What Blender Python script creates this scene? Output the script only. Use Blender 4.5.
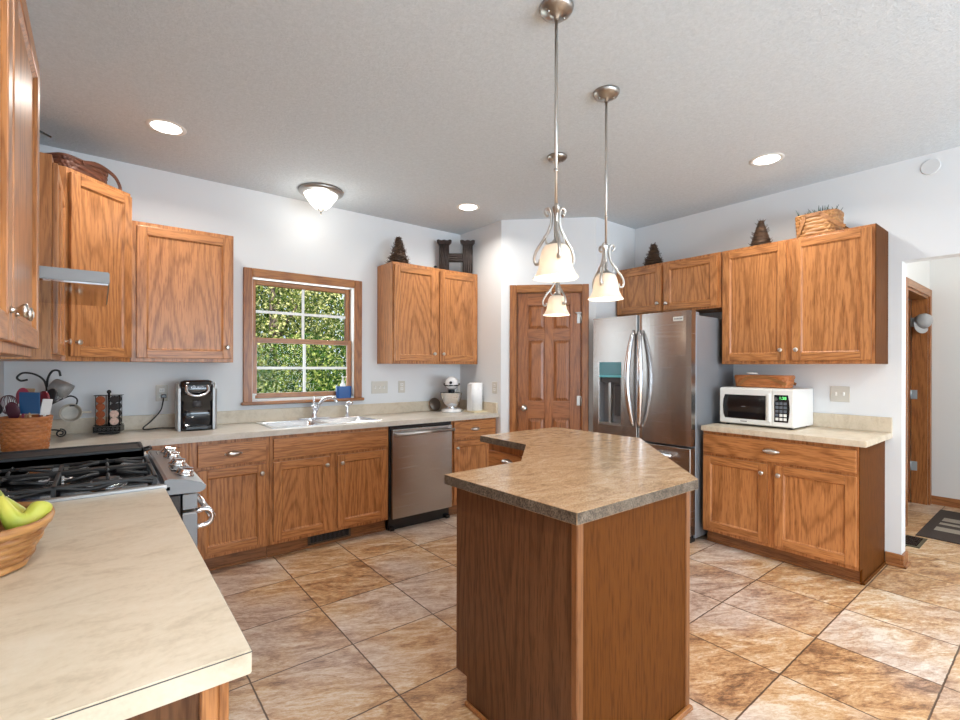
import bpy, bmesh, math, random
from mathutils import Matrix, Vector
random.seed(7)
PI = math.pi
S = bpy.context.scene
COL = S.collection
for o in list(bpy.data.objects):
    bpy.data.objects.remove(o)

# ------------------------------------------------------------------ camera
cd = bpy.data.cameras.new('camera'); cam = bpy.data.objects.new('camera', cd); COL.objects.link(cam)
cd.sensor_width = 36.0; cd.lens = 477.63 / 960 * 36; cd.shift_y = 7.1 / 960; cd.clip_start = 0.02; cd.clip_end = 200
cam.location = (0, 0, 1.3417)
cam.rotation_euler = (PI / 2, -0.0026, -0.6724)
S.camera = cam

# ------------------------------------------------------------------ world, sun, daylight, exposure
W = bpy.data.worlds.new('world'); S.world = W; W.use_nodes = True
bg = W.node_tree.nodes['Background']; bg.inputs[0].default_value = (0.72, 0.86, 1.0, 1); bg.inputs[1].default_value = 1.2
S.view_settings.view_transform = 'Standard'; S.view_settings.look = 'None'
S.view_settings.exposure = 0.18; S.view_settings.gamma = 1.0; S.view_settings.use_curve_mapping = False
S.cycles.use_denoising = True
S.cycles.max_bounces = 10; S.cycles.diffuse_bounces = 6; S.cycles.caustics_reflective = False; S.cycles.caustics_refractive = False
S.cycles.sample_clamp_indirect = 6.0

def light(name, kind, loc, energy, color=(1, 1, 1), rot=(0, 0, 0), size=None, size_y=None, parent=None, radius=None, spread=None, spot=None):
    d = bpy.data.lights.new(name, kind); d.energy = energy; d.color = color
    if kind == 'AREA':
        if size_y: d.shape = 'RECTANGLE'; d.size = size; d.size_y = size_y
        else: d.shape = 'DISK'; d.size = size
        if spread: d.spread = spread
    if kind == 'SPOT':
        d.spot_size = spot; d.spot_blend = 0.8
    if radius is not None and kind in ('POINT', 'SPOT'): d.shadow_soft_size = radius
    if kind == 'SUN': d.angle = 0.02
    o = bpy.data.objects.new(name, d); COL.objects.link(o); o.location = loc; o.rotation_euler = rot
    if parent: o.parent = parent
    return o
light('sun', 'SUN', (0, -10, 20), 10.0, (1, 0.95, 0.85), rot=(math.radians(42), 0, math.radians(-12)))
# daylight through the big windows of the room behind the camera
light('daylight_rear_window', 'AREA', (0.85, -3.42, 1.25), 112, (0.72, 0.87, 1.0), rot=(PI / 2 + 0.85, 0, 0), size=2.2, size_y=2.0)
light('daylight_patio_door', 'AREA', (3.25, -3.42, 1.25), 100, (0.72, 0.87, 1.0), rot=(PI / 2 + 0.85, 0, 0.1), size=1.5, size_y=2.0)
light('daylight_kitchen_window', 'AREA', (1.37, 4.14, 1.58), 8, (0.86, 0.96, 1.0), rot=(-PI / 2, 0, 0), size=0.8, size_y=0.95)

# ------------------------------------------------------------------ mesh helpers
def new(): return bmesh.new()
def merge(bm, t, mi=0, M=None, smooth=False):
    mp = {}
    for v in t.verts: mp[v] = bm.verts.new(M @ v.co if M is not None else v.co)
    for f in t.faces:
        try: g = bm.faces.new([mp[v] for v in f.verts])
        except ValueError: continue
        g.material_index = mi if mi is not None else f.material_index; g.smooth = smooth
    t.free()
def box(bm, x0, x1, y0, y1, z0, z1, bev=0.0, mi=0, M=None, seg=1):
    t = new(); bmesh.ops.create_cube(t, size=1)
    for v in t.verts: v.co = Vector(((x0 + x1) / 2 + v.co.x * (x1 - x0), (y0 + y1) / 2 + v.co.y * (y1 - y0), (z0 + z1) / 2 + v.co.z * (z1 - z0)))
    if bev: bmesh.ops.bevel(t, geom=list(t.edges), offset=bev, segments=seg, profile=0.6, affect='EDGES', clamp_overlap=True)
    merge(bm, t, mi, M, smooth=False)
def prism(bm, poly, z0, z1, mi=0, bev=0.0, M=None, mi_side=None, top_only=False):
    t = new(); a = [t.verts.new((x, y, z0)) for x, y in poly]; b = [t.verts.new((x, y, z1)) for x, y in poly]
    n = len(poly); t.faces.new(list(reversed(a))); tf = t.faces.new(b)
    for i in range(n): t.faces.new([a[i], a[(i + 1) % n], b[(i + 1) % n], b[i]])
    bmesh.ops.recalc_face_normals(t, faces=list(t.faces))
    if mi_side is not None:
        for f in t.faces: f.material_index = mi if abs(f.normal.z) > 0.9 else mi_side
    else:
        for f in t.faces: f.material_index = mi
    if bev: bmesh.ops.bevel(t, geom=[e for e in t.edges if not top_only or all(v.co.z > z1 - 1e-6 for v in e.verts)], offset=bev, segments=2, affect='EDGES', clamp_overlap=True)
    merge(bm, t, None, M)
def loft(bm, rings, mi=0, closed=True, cap0=True, cap1=True, smooth=True, M=None):
    R = [[bm.verts.new(M @ Vector(p) if M is not None else Vector(p)) for p in r] for r in rings]
    n = len(R[0])
    for i in range(len(R) - 1):
        for j in range(n if closed else n - 1):
            k = (j + 1) % n
            f = bm.faces.new([R[i][j], R[i][k], R[i + 1][k], R[i + 1][j]]); f.material_index = mi; f.smooth = smooth
    if closed and cap0 and n > 2: f = bm.faces.new(list(reversed(R[0]))); f.material_index = mi
    if closed and cap1 and n > 2: f = bm.faces.new(R[-1]); f.material_index = mi
def lathe(bm, prof, seg=32, mi=0, M=None, cap0=True, cap1=True, wob=None):
    rings = []
    for r, z in prof:
        r = max(r, 1e-4)
        rings.append([(r * math.cos(2 * PI * k / seg) * (wob(k / seg, z) if wob else 1), r * math.sin(2 * PI * k / seg) * (wob(k / seg, z) if wob else 1), z) for k in range(seg)])
    loft(bm, rings, mi, True, cap0, cap1, True, M)
def tube(bm, pts, r, seg=8, mi=0, M=None, flat=1.0):
    P = [Vector(p) for p in pts]; n = len(P); rings = []
    up = None
    for i in range(n):
        d = (P[min(i + 1, n - 1)] - P[max(i - 1, 0)]).normalized()
        if up is None: up = Vector((0, 0, 1)) if abs(d.z) < 0.9 else Vector((1, 0, 0))
        a = d.cross(up).normalized() if d.cross(up).length > 1e-6 else d.orthogonal().normalized()
        b = a.cross(d).normalized(); up = b
        rr = r[i] if isinstance(r, (list, tuple)) else r
        rings.append([P[i] + a * rr * math.cos(2 * PI * k / seg) + b * rr * flat * math.sin(2 * PI * k / seg) for k in range(seg)])
    loft(bm, rings, mi, True, True, True, True, M)
def curve(pts, n=24):  # Catmull-Rom through points
    P = [Vector(p) for p in pts]; P = [P[0] * 2 - P[1]] + P + [P[-1] * 2 - P[-2]]; out = []
    m = len(P) - 3
    for i in range(m):
        for k in range(n // m + 1):
            t = k / (n // m + 1); a, b, c, d = P[i:i + 4]
            out.append(0.5 * ((2 * b) + (c - a) * t + (2 * a - 5 * b + 4 * c - d) * t * t + (3 * b - a - 3 * c + d) * t ** 3))
    out.append(P[-2]); return out
def sphere(bm, c, r, seg=16, mi=0, sc=(1, 1, 1), M=None):
    prof = [(r * math.sin(PI * k / 10), -r * math.cos(PI * k / 10)) for k in range(11)]
    T = Matrix.Translation(c) @ Matrix.Diagonal((*sc, 1)); lathe(bm, prof, seg, mi, (M @ T) if M is not None else T)
def T(x, y, z): return Matrix.Translation((x, y, z))
def RX(a): return Matrix.Rotation(a, 4, 'X')
def RY(a): return Matrix.Rotation(a, 4, 'Y')
def RZ(a): return Matrix.Rotation(a, 4, 'Z')
def O(name, bm, mats, parent=None, label=None, loc=None, rotz=0):
    me = bpy.data.meshes.new(name); bmesh.ops.recalc_face_normals(bm, faces=list(bm.faces)); bm.to_mesh(me); bm.free()
    for m in (mats if isinstance(mats, (list, tuple)) else [mats]): me.materials.append(m)
    o = bpy.data.objects.new(name, me); COL.objects.link(o)
    if parent: o.parent = parent
    if label: o['label'] = label
    if loc: o.location = loc; o.rotation_euler = (0, 0, rotz)
    return o
def tag(o, label, cat, group=None):
    o['label'] = label; o['category'] = cat
    if group: o['group'] = group
    return o
def thing(name, label, cat, loc=(0, 0, 0), rotz=0, group=None):
    o = bpy.data.objects.new(name, None); COL.objects.link(o); o.location = loc; o.rotation_euler = (0, 0, rotz); o.empty_display_size = 0.05
    return tag(o, label, cat, group)
def struct(name, bm, mats, parent=None, loc=None, rotz=0):
    o = O(name, bm, mats, parent, None, loc, rotz)
    if not parent: o['kind'] = 'structure'
    return o
def copy_tree(o, parent=None):
    c = o.copy(); COL.objects.link(c)
    if parent: c.parent = parent
    for ch in [x for x in bpy.data.objects if x.parent == o]: copy_tree(ch, c)
    return c
def text(bm, s, size, M, mi=0, depth=0.0006):
    cu = bpy.data.curves.new('lettering', 'FONT'); cu.body = s; cu.size = size; cu.extrude = depth; cu.align_x = 'CENTER'; cu.align_y = 'CENTER'
    o = bpy.data.objects.new('lettering', cu); COL.objects.link(o)
    dg = bpy.context.evaluated_depsgraph_get(); me = o.evaluated_get(dg).to_mesh()
    t = new(); t.from_mesh(me); merge(bm, t, mi, M)
    o.evaluated_get(dg).to_mesh_clear(); bpy.data.objects.remove(o); bpy.data.curves.remove(cu)

# ------------------------------------------------------------------ materials
class NT:
    def __init__(s, name):
        s.m = bpy.data.materials.new(name); s.m.use_nodes = True; s.t = s.m.node_tree; s.b = s.t.nodes['Principled BSDF']; s.out = s.t.nodes['Material Output']
    def n(s, kind, **kw):
        x = s.t.nodes.new(kind)
        for k, v in kw.items(): setattr(x, k, v)
        return x
    def l(s, a, b): s.t.links.new(a, b)
    def setv(s, sock, v):
        if hasattr(v, 'is_linked'): s.l(v, sock)
        else: sock.default_value = v
    def math(s, op, a, b=0.0, c=None):
        x = s.n('ShaderNodeMath', operation=op); s.setv(x.inputs[0], a); s.setv(x.inputs[1], b)
        if c is not None: s.setv(x.inputs[2], c)
        return x.outputs[0]
    def vmath(s, op, a, b):
        x = s.n('ShaderNodeVectorMath', operation=op); s.setv(x.inputs[0], a); s.setv(x.inputs[1], b); return x.outputs[0]
    def noise(s, vec, scale, detail=2.0, rough=0.5, dist=0.0):
        x = s.n('ShaderNodeTexNoise'); s.l(vec, x.inputs['Vector']); x.inputs['Scale'].default_value = scale; x.inputs['Detail'].default_value = detail
        x.inputs['Roughness'].default_value = rough; x.inputs['Distortion'].default_value = dist; return x.outputs['Fac']
    def ramp(s, fac, stops):
        x = s.n('ShaderNodeValToRGB'); s.l(fac, x.inputs[0]); e = x.color_ramp.elements
        while len(e) < len(stops): e.new(0.5)
        for i, (p, c) in enumerate(stops): e[i].position = p; e[i].color = (*c, 1)
        return x.outputs[0]
    def mix(s, f, a, b, mode='MIX'):
        x = s.n('ShaderNodeMix', data_type='RGBA', blend_type=mode); s.setv(x.inputs[0], f)
        s.setv(x.inputs[6], a if hasattr(a, 'is_linked') else (*a, 1)); s.setv(x.inputs[7], b if hasattr(b, 'is_linked') else (*b, 1)); return x.outputs[2]
    def coord(s, out='Object'): return s.n('ShaderNodeTexCoord').outputs[out]
    def bump(s, h, strength, dist=0.01):
        x = s.n('ShaderNodeBump'); x.inputs['Strength'].default_value = strength; x.inputs['Distance'].default_value = dist; s.l(h, x.inputs['Height']); s.l(x.outputs[0], s.b.inputs['Normal'])
def plain(name, col, rough=0.5, metal=0.0, emit=None, es=1.0, coat=0.0, var=0.0, scale=30):
    k = NT(name); k.b.inputs['Base Color'].default_value = (*col, 1); k.b.inputs['Roughness'].default_value = rough; k.b.inputs['Metallic'].default_value = metal
    if coat: k.b.inputs['Coat Weight'].default_value = coat; k.b.inputs['Coat Roughness'].default_value = 0.1
    if emit: k.b.inputs['Emission Color'].default_value = (*emit, 1); k.b.inputs['Emission Strength'].default_value = es
    if var:
        f = k.noise(k.coord(), scale, 3); k.l(k.ramp(f, [(0.3, tuple(c * (1 - var) for c in col)), (0.7, tuple(min(1, c * (1 + var)) for c in col))]), k.b.inputs['Base Color'])
    return k.m
def oak(name, horiz=False, light_c=(0.54, 0.23, 0.078), dark_c=(0.27, 0.096, 0.025), cathedral=1.0, axis=None, rough=0.36, coat=0.12):
    k = NT(name); co = k.coord(); inf = k.n('ShaderNodeObjectInfo'); off = k.n('ShaderNodeCombineXYZ')
    r = inf.outputs['Random']
    for i, m in enumerate((31.0, 17.0, 23.0)): k.l(k.math('MULTIPLY', r, m), off.inputs[i])
    v = k.vmath('ADD', co, off.outputs[0])
    ax = axis if axis is not None else (0 if horiz else 2)
    def sc(a, b): q = [a, a, a]; q[ax] = b; return k.vmath('MULTIPLY', v, tuple(q))
    base = k.noise(sc(3.2, 0.42), 1.0, 1.0, 0.4)
    jit = k.noise(sc(45, 8.0), 1.0, 2, 0.6)
    rings = k.math('SINE', k.math('ADD', k.math('MULTIPLY', base, 150.0), k.math('MULTIPLY', jit, 4.2))); rings = k.math('MULTIPLY_ADD', rings, 0.5, 0.5)
    rings = k.math('POWER', rings, 3.0)
    fine = k.noise(sc(60, 3.5), 1.0, 2, 0.6); broad = k.noise(sc(9, 0.5), 1.0, 2, 0.5)
    pores = k.noise(sc(130, 9.0), 1.0, 2, 0.6)
    f = k.math('ADD', k.math('MULTIPLY', rings, 0.40 * cathedral), k.math('MULTIPLY', fine, 0.55)); f = k.math('ADD', f, k.math('MULTIPLY', broad, 0.25))
    c = k.ramp(f, [(0.30, light_c), (1.0, dark_c)])
    pr = k.ramp(pores, [(0.36, (0.55, 0.47, 0.4)), (0.5, (1, 1, 1))])
    c = k.mix(0.7, c, pr, 'MULTIPLY')
    k.l(c, k.b.inputs['Base Color']); k.b.inputs['Roughness'].default_value = rough; k.b.inputs['Coat Weight'].default_value = coat; k.b.inputs['Coat Roughness'].default_value = 0.18
    k.bump(k.math('ADD', fine, pores), 0.06, 0.004)
    return k.m
OV = oak('oak_vertical_grain'); OH = oak('oak_horizontal_grain', True)
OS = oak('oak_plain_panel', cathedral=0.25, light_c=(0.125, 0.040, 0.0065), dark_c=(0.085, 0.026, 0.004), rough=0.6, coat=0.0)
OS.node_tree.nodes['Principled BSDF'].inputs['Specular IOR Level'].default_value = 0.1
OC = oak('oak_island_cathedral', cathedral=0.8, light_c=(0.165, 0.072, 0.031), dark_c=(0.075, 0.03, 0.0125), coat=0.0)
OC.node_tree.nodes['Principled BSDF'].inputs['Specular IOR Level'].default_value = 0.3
DL_, DD_ = (0.37, 0.135, 0.045), (0.20, 0.068, 0.022)
OD = oak('oak_door_vertical', light_c=DL_, dark_c=DD_); ODH = oak('oak_door_horizontal', True, light_c=DL_, dark_c=DD_)
OT = oak('oak_window_trim_vertical', light_c=(0.40, 0.155, 0.045), dark_c=(0.24, 0.085, 0.026)); OTH = oak('oak_window_trim_horizontal', True, light_c=(0.40, 0.165, 0.045), dark_c=(0.25, 0.09, 0.026))
OY = oak('oak_along_y', axis=1, light_c=(0.40, 0.165, 0.055), dark_c=(0.25, 0.09, 0.03))
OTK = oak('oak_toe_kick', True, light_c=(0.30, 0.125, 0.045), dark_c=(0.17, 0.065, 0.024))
OK_LIST = [OV, OH]
def wallmat(name, col, bump=0.15, scale=220):
    k = NT(name); k.b.inputs['Base Color'].default_value = (*col, 1); k.b.inputs['Roughness'].default_value = 0.85; k.bump(k.noise(k.coord(), scale, 2), bump, 0.003); return k.m
WALL = wallmat('wall_paint', (0.745, 0.765, 0.78))
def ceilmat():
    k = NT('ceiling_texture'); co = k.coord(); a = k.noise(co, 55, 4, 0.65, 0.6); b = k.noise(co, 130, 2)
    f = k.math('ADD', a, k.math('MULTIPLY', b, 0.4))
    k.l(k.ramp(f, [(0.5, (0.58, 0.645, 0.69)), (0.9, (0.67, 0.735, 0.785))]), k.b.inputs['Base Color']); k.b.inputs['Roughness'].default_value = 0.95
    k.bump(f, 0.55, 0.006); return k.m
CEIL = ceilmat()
def floormat():
    k = NT('slate_tile_floor'); co = k.coord(); sp = k.n('ShaderNodeSeparateXYZ'); k.l(co, sp.inputs[0]); P = 0.4572
    tx = k.math('DIVIDE', k.math('SUBTRACT', sp.outputs[0], 0.9606), P); ty = k.math('DIVIDE', k.math('SUBTRACT', sp.outputs[1], 2.1872), P)
    wob = k.math('MULTIPLY', k.math('SUBTRACT', k.noise(co, 22, 2), 0.5), 0.012)
    fx = k.math('FRACT', k.math('ADD', tx, wob)); fy = k.math('FRACT', k.math('ADD', ty, wob))
    ex = k.math('MINIMUM', fx, k.math('SUBTRACT', 1.0, fx)); ey = k.math('MINIMUM', fy, k.math('SUBTRACT', 1.0, fy)); ed = k.math('MINIMUM', ex, ey)
    cid = k.n('ShaderNodeCombineXYZ'); k.l(k.math('FLOOR', tx), cid.inputs[0]); k.l(k.math('FLOOR', ty), cid.inputs[1])
    wn = k.n('ShaderNodeTexWhiteNoise', noise_dimensions='2D'); k.l(cid.outputs[0], wn.inputs['Vector'])
    shift = k.vmath('SCALE', wn.outputs['Color'], (0, 0, 0)); shift.node.inputs['Scale'].default_value = 14.0
    v = k.vmath('ADD', co, shift)
    rot = k.n('ShaderNodeMapping', vector_type='TEXTURE'); rot.inputs['Rotation'].default_value = (0, 0, -0.5); rot.inputs['Scale'].default_value = (1.0, 0.36, 1.0); k.l(v, rot.inputs['Vector'])
    a = k.noise(rot.outputs[0], 2.8, 8, 0.70, 1.2); b = k.noise(rot.outputs[0], 13, 7, 0.8, 0.8); c3 = k.noise(rot.outputs[0], 42, 5, 0.8)
    f = k.math('ADD', k.math('MULTIPLY', a, 0.66), k.math('MULTIPLY', b, 0.44)); f = k.math('ADD', f, k.math('MULTIPLY', k.math('SUBTRACT', c3, 0.5), 0.34)); f = k.math('ADD', f, 0.08)
    f = k.math('ADD', f, k.math('MULTIPLY', k.math('SUBTRACT', wn.outputs['Value'], 0.5), 0.075))
    col = k.ramp(f, [(0.47, (0.16, 0.08, 0.04)), (0.55, (0.36, 0.185, 0.085)), (0.62, (0.53, 0.31, 0.145)), (0.68, (0.61, 0.43, 0.265)), (0.76, (0.72, 0.61, 0.48))])
    pk = k.noise(k.vmath('ADD', co, (3.7, 1.2, 0)), 1.3, 3); pk = k.math('ADD', pk, k.math('MULTIPLY', k.math('SUBTRACT', wn.outputs['Value'], 0.5), 0.14))
    hue = k.n('ShaderNodeMapRange'); hue.inputs[1].default_value = 0.44; hue.inputs[2].default_value = 0.62; k.l(pk, hue.inputs[0])
    mauve = k.ramp(f, [(0.47, (0.20, 0.13, 0.10)), (0.55, (0.37, 0.255, 0.20)), (0.62, (0.50, 0.385, 0.315)), (0.70, (0.62, 0.52, 0.45)), (0.78, (0.72, 0.65, 0.58))])
    col = k.mix(k.math('MULTIPLY', hue.outputs[0], 0.85), col, mauve)
    g = k.n('ShaderNodeMapRange'); g.inputs[1].default_value = 0.005; g.inputs[2].default_value = 0.0095; k.l(ed, g.inputs[0])
    col = k.mix(g.outputs[0], (0.10, 0.056, 0.032), col)
    k.l(col, k.b.inputs['Base Color'])
    rr = k.math('MULTIPLY_ADD', b, 0.25, 0.26); k.l(rr, k.b.inputs['Roughness'])
    h = k.math('ADD', k.math('MULTIPLY', k.math('ADD', b, k.math('MULTIPLY', c3, 0.5)), 0.35), k.math('MULTIPLY', g.outputs[0], 0.8)); k.bump(h, 0.35, 0.004)
    return k.m
FLOOR = floormat()
def laminate(name, c0, c1, c2, rough=0.3, sc=1.0, speck=0.0):
    k = NT(name); co = k.coord(); mp = k.n('ShaderNodeMapping'); mp.inputs['Scale'].default_value = (1, 2.2, 1); k.l(co, mp.inputs[0])
    a = k.noise(mp.outputs[0], 6 * sc, 6, 0.65, 1.2); b = k.noise(co, 70 * sc, 4, 0.7); f = k.math('ADD', k.math('MULTIPLY', a, 0.7), k.math('MULTIPLY', b, 0.3))
    c = k.ramp(f, [(0.36, c0), (0.5, c1), (0.66, c2)])
    if speck:
        s = k.noise(co, 190, 3, 0.7); c = k.mix(speck, c, k.ramp(s, [(0.42, (0.25, 0.22, 0.2)), (0.55, (1, 1, 1))]), 'MULTIPLY')
    k.l(c, k.b.inputs['Base Color']); k.b.inputs['Roughness'].default_value = rough; return k.m
LAM = laminate('beige_laminate', (0.53, 0.44, 0.32), (0.64, 0.55, 0.42), (0.69, 0.61, 0.49), 0.34)
LAMG = laminate('laminate_painted_reflection', (0.52, 0.46, 0.38), (0.60, 0.54, 0.46), (0.66, 0.61, 0.54), 0.28)  # beige laminate again, greyed to paint in what the counter reflects
GRAN = laminate('brown_granite_laminate', (0.38, 0.235, 0.125), (0.56, 0.37, 0.21), (0.68, 0.50, 0.33), 0.18, 1.3, 0.45)
GRANE = laminate('granite_edge_painted_shade', (0.08, 0.06, 0.043), (0.16, 0.125, 0.092), (0.27, 0.22, 0.17), 0.35, 3.0, 0.85)  # same laminate as the island top, darkened to paint in the edge's shade
def steel(name, col=(0.62, 0.60, 0.58), rough=0.28, horiz=True, metal=1.0):
    k = NT(name); co = k.coord(); v = k.vmath('MULTIPLY', co, (2, 2, 300)); f = k.noise(v, 1.0, 2)
    k.l(k.math('MULTIPLY_ADD', f, 0.12 if horiz else 0.02, rough - (0.06 if horiz else 0.01)), k.b.inputs['Roughness']); k.b.inputs['Base Color'].default_value = (*col, 1); k.b.inputs['Metallic'].default_value = metal
    return k.m
STEEL = steel('brushed_stainless', (0.50, 0.495, 0.49), 0.3); ENDCAP = plain('grey_end_cap', (0.22, 0.23, 0.24), 0.45, 0.2); STEELV = steel('brushed_stainless_vertical', (0.42, 0.40, 0.385), 0.27, False); SINK = steel('sink_stainless', (0.75, 0.76, 0.78), 0.22)
NICKEL = plain('satin_nickel', (0.62, 0.59, 0.55), 0.28, 1.0); CHROME = plain('chrome', (0.78, 0.78, 0.80), 0.12, 1.0); BNICK = plain('brushed_nickel_dark', (0.42, 0.40, 0.375), 0.3, 1.0)
MIRROR = plain('polished_hood_underside', (0.5, 0.47, 0.45), 0.07, 1.0)
BLACK = plain('black_plastic', (0.012, 0.012, 0.014), 0.25); BLACKG = plain('black_gloss', (0.006, 0.006, 0.008), 0.06, coat=0.5); IRON = plain('black_cast_iron', (0.018, 0.018, 0.019), 0.5, var=0.3)
DARK = plain('dark_grey', (0.05, 0.05, 0.055), 0.5); GREYM = plain('grey_painted_metal', (0.20, 0.20, 0.21), 0.42); FRSIDE = plain('fridge_side_grey', (0.24, 0.25, 0.27), 0.38, 0.3)
WHITE = plain('white_plastic', (0.80, 0.80, 0.77), 0.3); OFFW = plain('ivory_plate', (0.60, 0.58, 0.52), 0.4); PAPER = plain('white_paper', (0.85, 0.85, 0.85), 0.9, var=0.04)
VINYL = plain('white_vinyl', (0.82, 0.83, 0.82), 0.35); CREAM = plain('cream_board', (0.72, 0.62, 0.42), 0.5)
TEAL2 = plain('cyan_strip', (0.12, 0.5, 0.58), 0.3); TEAL = plain('teal_display', (0.02, 0.14, 0.17), 0.2, emit=(0.10, 0.55, 0.65), es=0.04); GREEN7 = plain('green_digits', (0.1, 0.6, 0.15), 0.4, emit=(0.25, 1.0, 0.3), es=1.2)
BULB = plain('bulb_glow', (1, 1, 1), 0.5, emit=(1.0, 0.93, 0.82), es=6.0); CANGLOW = plain('recessed_lens_glow', (1, 1, 1), 0.5, emit=(1.0, 0.96, 0.9), es=7.0)
def shade_mat(name, es, col=(1.0, 0.80, 0.60)):
    k = NT(name); b = k.b; b.inputs['Base Color'].default_value = (0.86, 0.80, 0.72, 1); b.inputs['Roughness'].default_value = 0.35
    b.inputs['Emission Color'].default_value = (*col, 1); b.inputs['Emission Strength'].default_value = es
    t = k.n('ShaderNodeBsdfTranslucent'); t.inputs[0].default_value = (0.95, 0.86, 0.74, 1); m = k.n('ShaderNodeMixShader'); m.inputs[0].default_value = 0.35
    k.l(b.outputs[0], m.inputs[1]); k.l(t.outputs[0], m.inputs[2]); k.l(m.outputs[0], k.out.inputs[0]); return k.m
SHADE = shade_mat('frosted_shade_glass', 0.10); BOWL = shade_mat('ceiling_bowl_glass', 2.2, (1.0, 0.95, 0.87))
def glass(name):
    k = NT(name); g = k.n('ShaderNodeBsdfGlossy'); g.inputs['Roughness'].default_value = 0.02; tr = k.n('ShaderNodeBsdfTransparent'); m = k.n('ShaderNodeMixShader'); fr = k.n('ShaderNodeFresnel'); fr.inputs[0].default_value = 1.12
    k.l(fr.outputs[0], m.inputs[0]); k.l(tr.outputs[0], m.inputs[1]); k.l(g.outputs[0], m.inputs[2]); k.l(m.outputs[0], k.out.inputs[0]); return k.m
PANE = glass('window_glass')
def wicker(name, c0, c1):
    k = NT(name); co = k.coord(); f = k.noise(k.vmath('MULTIPLY', co, (9, 9, 60)), 1.0, 3, 0.6)
    k.l(k.ramp(f, [(0.35, c0), (0.65, c1)]), k.b.inputs['Base Color']); k.b.inputs['Roughness'].default_value = 0.45; return k.m
WICK = wicker('honey_wicker', (0.26, 0.10, 0.028), (0.56, 0.28, 0.095)); WICKO = wicker('orange_wicker', (0.36, 0.115, 0.03), (0.55, 0.20, 0.06)); WICKD = wicker('dark_red_wicker', (0.075, 0.022, 0.010), (0.19, 0.062, 0.028)); WICKT = wicker('tan_wicker', (0.22, 0.17, 0.11), (0.36, 0.29, 0.2))
TWIG = wicker('brown_twigs', (0.035, 0.018, 0.009), (0.13, 0.065, 0.03)); RUST = plain('dark_brown_iron', (0.035, 0.022, 0.018), 0.5, 0.3, var=0.4)

# ------------------------------------------------------------------ room shell
XL, XR, YB, H, ZC = -0.457, 4.233, 4.086, 2.74, 0.902
YR = -3.5
bm = new(); box(bm, XL - 0.15, 7.2, YR - 0.15, YB + 0.15, -0.06, 0); struct('floor', bm, FLOOR)
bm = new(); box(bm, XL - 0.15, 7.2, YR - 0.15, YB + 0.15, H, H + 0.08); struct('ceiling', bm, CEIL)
WX0, WX1, WZ0, WZ1 = 0.935, 1.805, 1.075, 2.06
bm = new(); t = 0.14
box(bm, XL - t, WX0, YB, YB + t, 0, H); box(bm, WX1, 7.2, YB, YB + t, 0, H); box(bm, WX0, WX1, YB, YB + t, 0, WZ0); box(bm, WX0, WX1, YB, YB + t, WZ1, H); struct('wall_back', bm, WALL)
bm = new(); box(bm, XL - t, XL, YR, YB, 0, H); struct('wall_left', bm, WALL)
OPY0, OPY1, OPZ = -0.75, 0.748, 2.065
bm = new(); box(bm, XR, XR + 0.115, OPY1, YB, 0, H); box(bm, XR, XR + 0.115, YR, OPY0, 0, H); box(bm, XR, XR + 0.115, OPY0, OPY1, OPZ, H); struct('wall_right', bm, WALL)
bm = new(); box(bm, 2.985, 3.085, 3.43, YB, 0, H); struct('wall_pantry_side', bm, WALL)
bm = new(); box(bm, 3.61, XR, 2.805, 2.905, 0, H); struct('wall_pantry_end', bm, WALL)
PL = 0.884; D0, D1, DZ = 0.14, 0.762, 2.055
bm = new(); box(bm, 0, D0, 0, 0.11, 0, H); box(bm, D1, PL, 0, 0.11, 0, H); box(bm, D0, D1, 0, 0.11, DZ, H)
struct('wall_pantry_diagonal', bm, WALL, loc=(2.985, 3.43, 0), rotz=-PI / 4)
# rear of the room, behind the camera: two large openings that let the daylight in
bm = new()
for x0, x1, z0, z1 in ((XL - t, -0.3, 0, H), (2.0, 2.45, 0, H), (4.05, 7.2, 0, H), (-0.3, 2.0, 0, 0.2), (-0.3, 2.0, 2.3, H), (2.45, 4.05, 2.3, H)): box(bm, x0, x1, YR - 0.12, YR, z0, z1)
struct('wall_rear', bm, WALL)
# hall beyond the opening
HX, HY = 6.45, 0.93
bm = new(); box(bm, HX, HX + 0.12, YR, YB, 0, H); struct('wall_hall_far', bm, WALL)
bm = new(); box(bm, XR + 0.115, 5.40, HY, HY + 0.12, 0, H); box(bm, 6.37, HX, HY, HY + 0.12, 0, H); box(bm, 5.40, 6.37, HY, HY + 0.12, 2.045, H); struct('wall_hall_left', bm, WALL)
bm = new(); box(bm, XR + 0.115, HX, -2.2, -2.1, 0, H); struct('wall_hall_right', bm, WALL)

def molding(name, x0, x1, y0, y1, z1=0.085, mat=OTH):
    bm = new(); box(bm, x0, x1, y0, y1, 0, z1, 0.004); return struct(name, bm, mat)
bm = new(); box(bm, XR - 0.016, XR, OPY1 - 0.0, 0.832, 0, 0.085, 0.003); box(bm, XR - 0.016, XR + 0.115, OPY1 - 0.015, OPY1, 0, 0.085, 0.003); box(bm, XR - 0.03, XR - 0.016, OPY1 - 0.03, 0.832, 0, 0.018, 0.004); box(bm, XR - 0.03, XR + 0.115, OPY1 - 0.03, OPY1 - 0.015, 0, 0.018, 0.004)
struct('baseboard_right', bm, OY)
bm = new(); box(bm, HX - 0.015, HX, -2.1, HY, 0, 0.085, 0.003); struct('baseboard_hall_far', bm, OY)
bm = new(); box(bm, XR + 0.115, 5.33, HY - 0.015, HY, 0, 0.085, 0.003); struct('baseboard_hall_left', bm, OTH)

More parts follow.
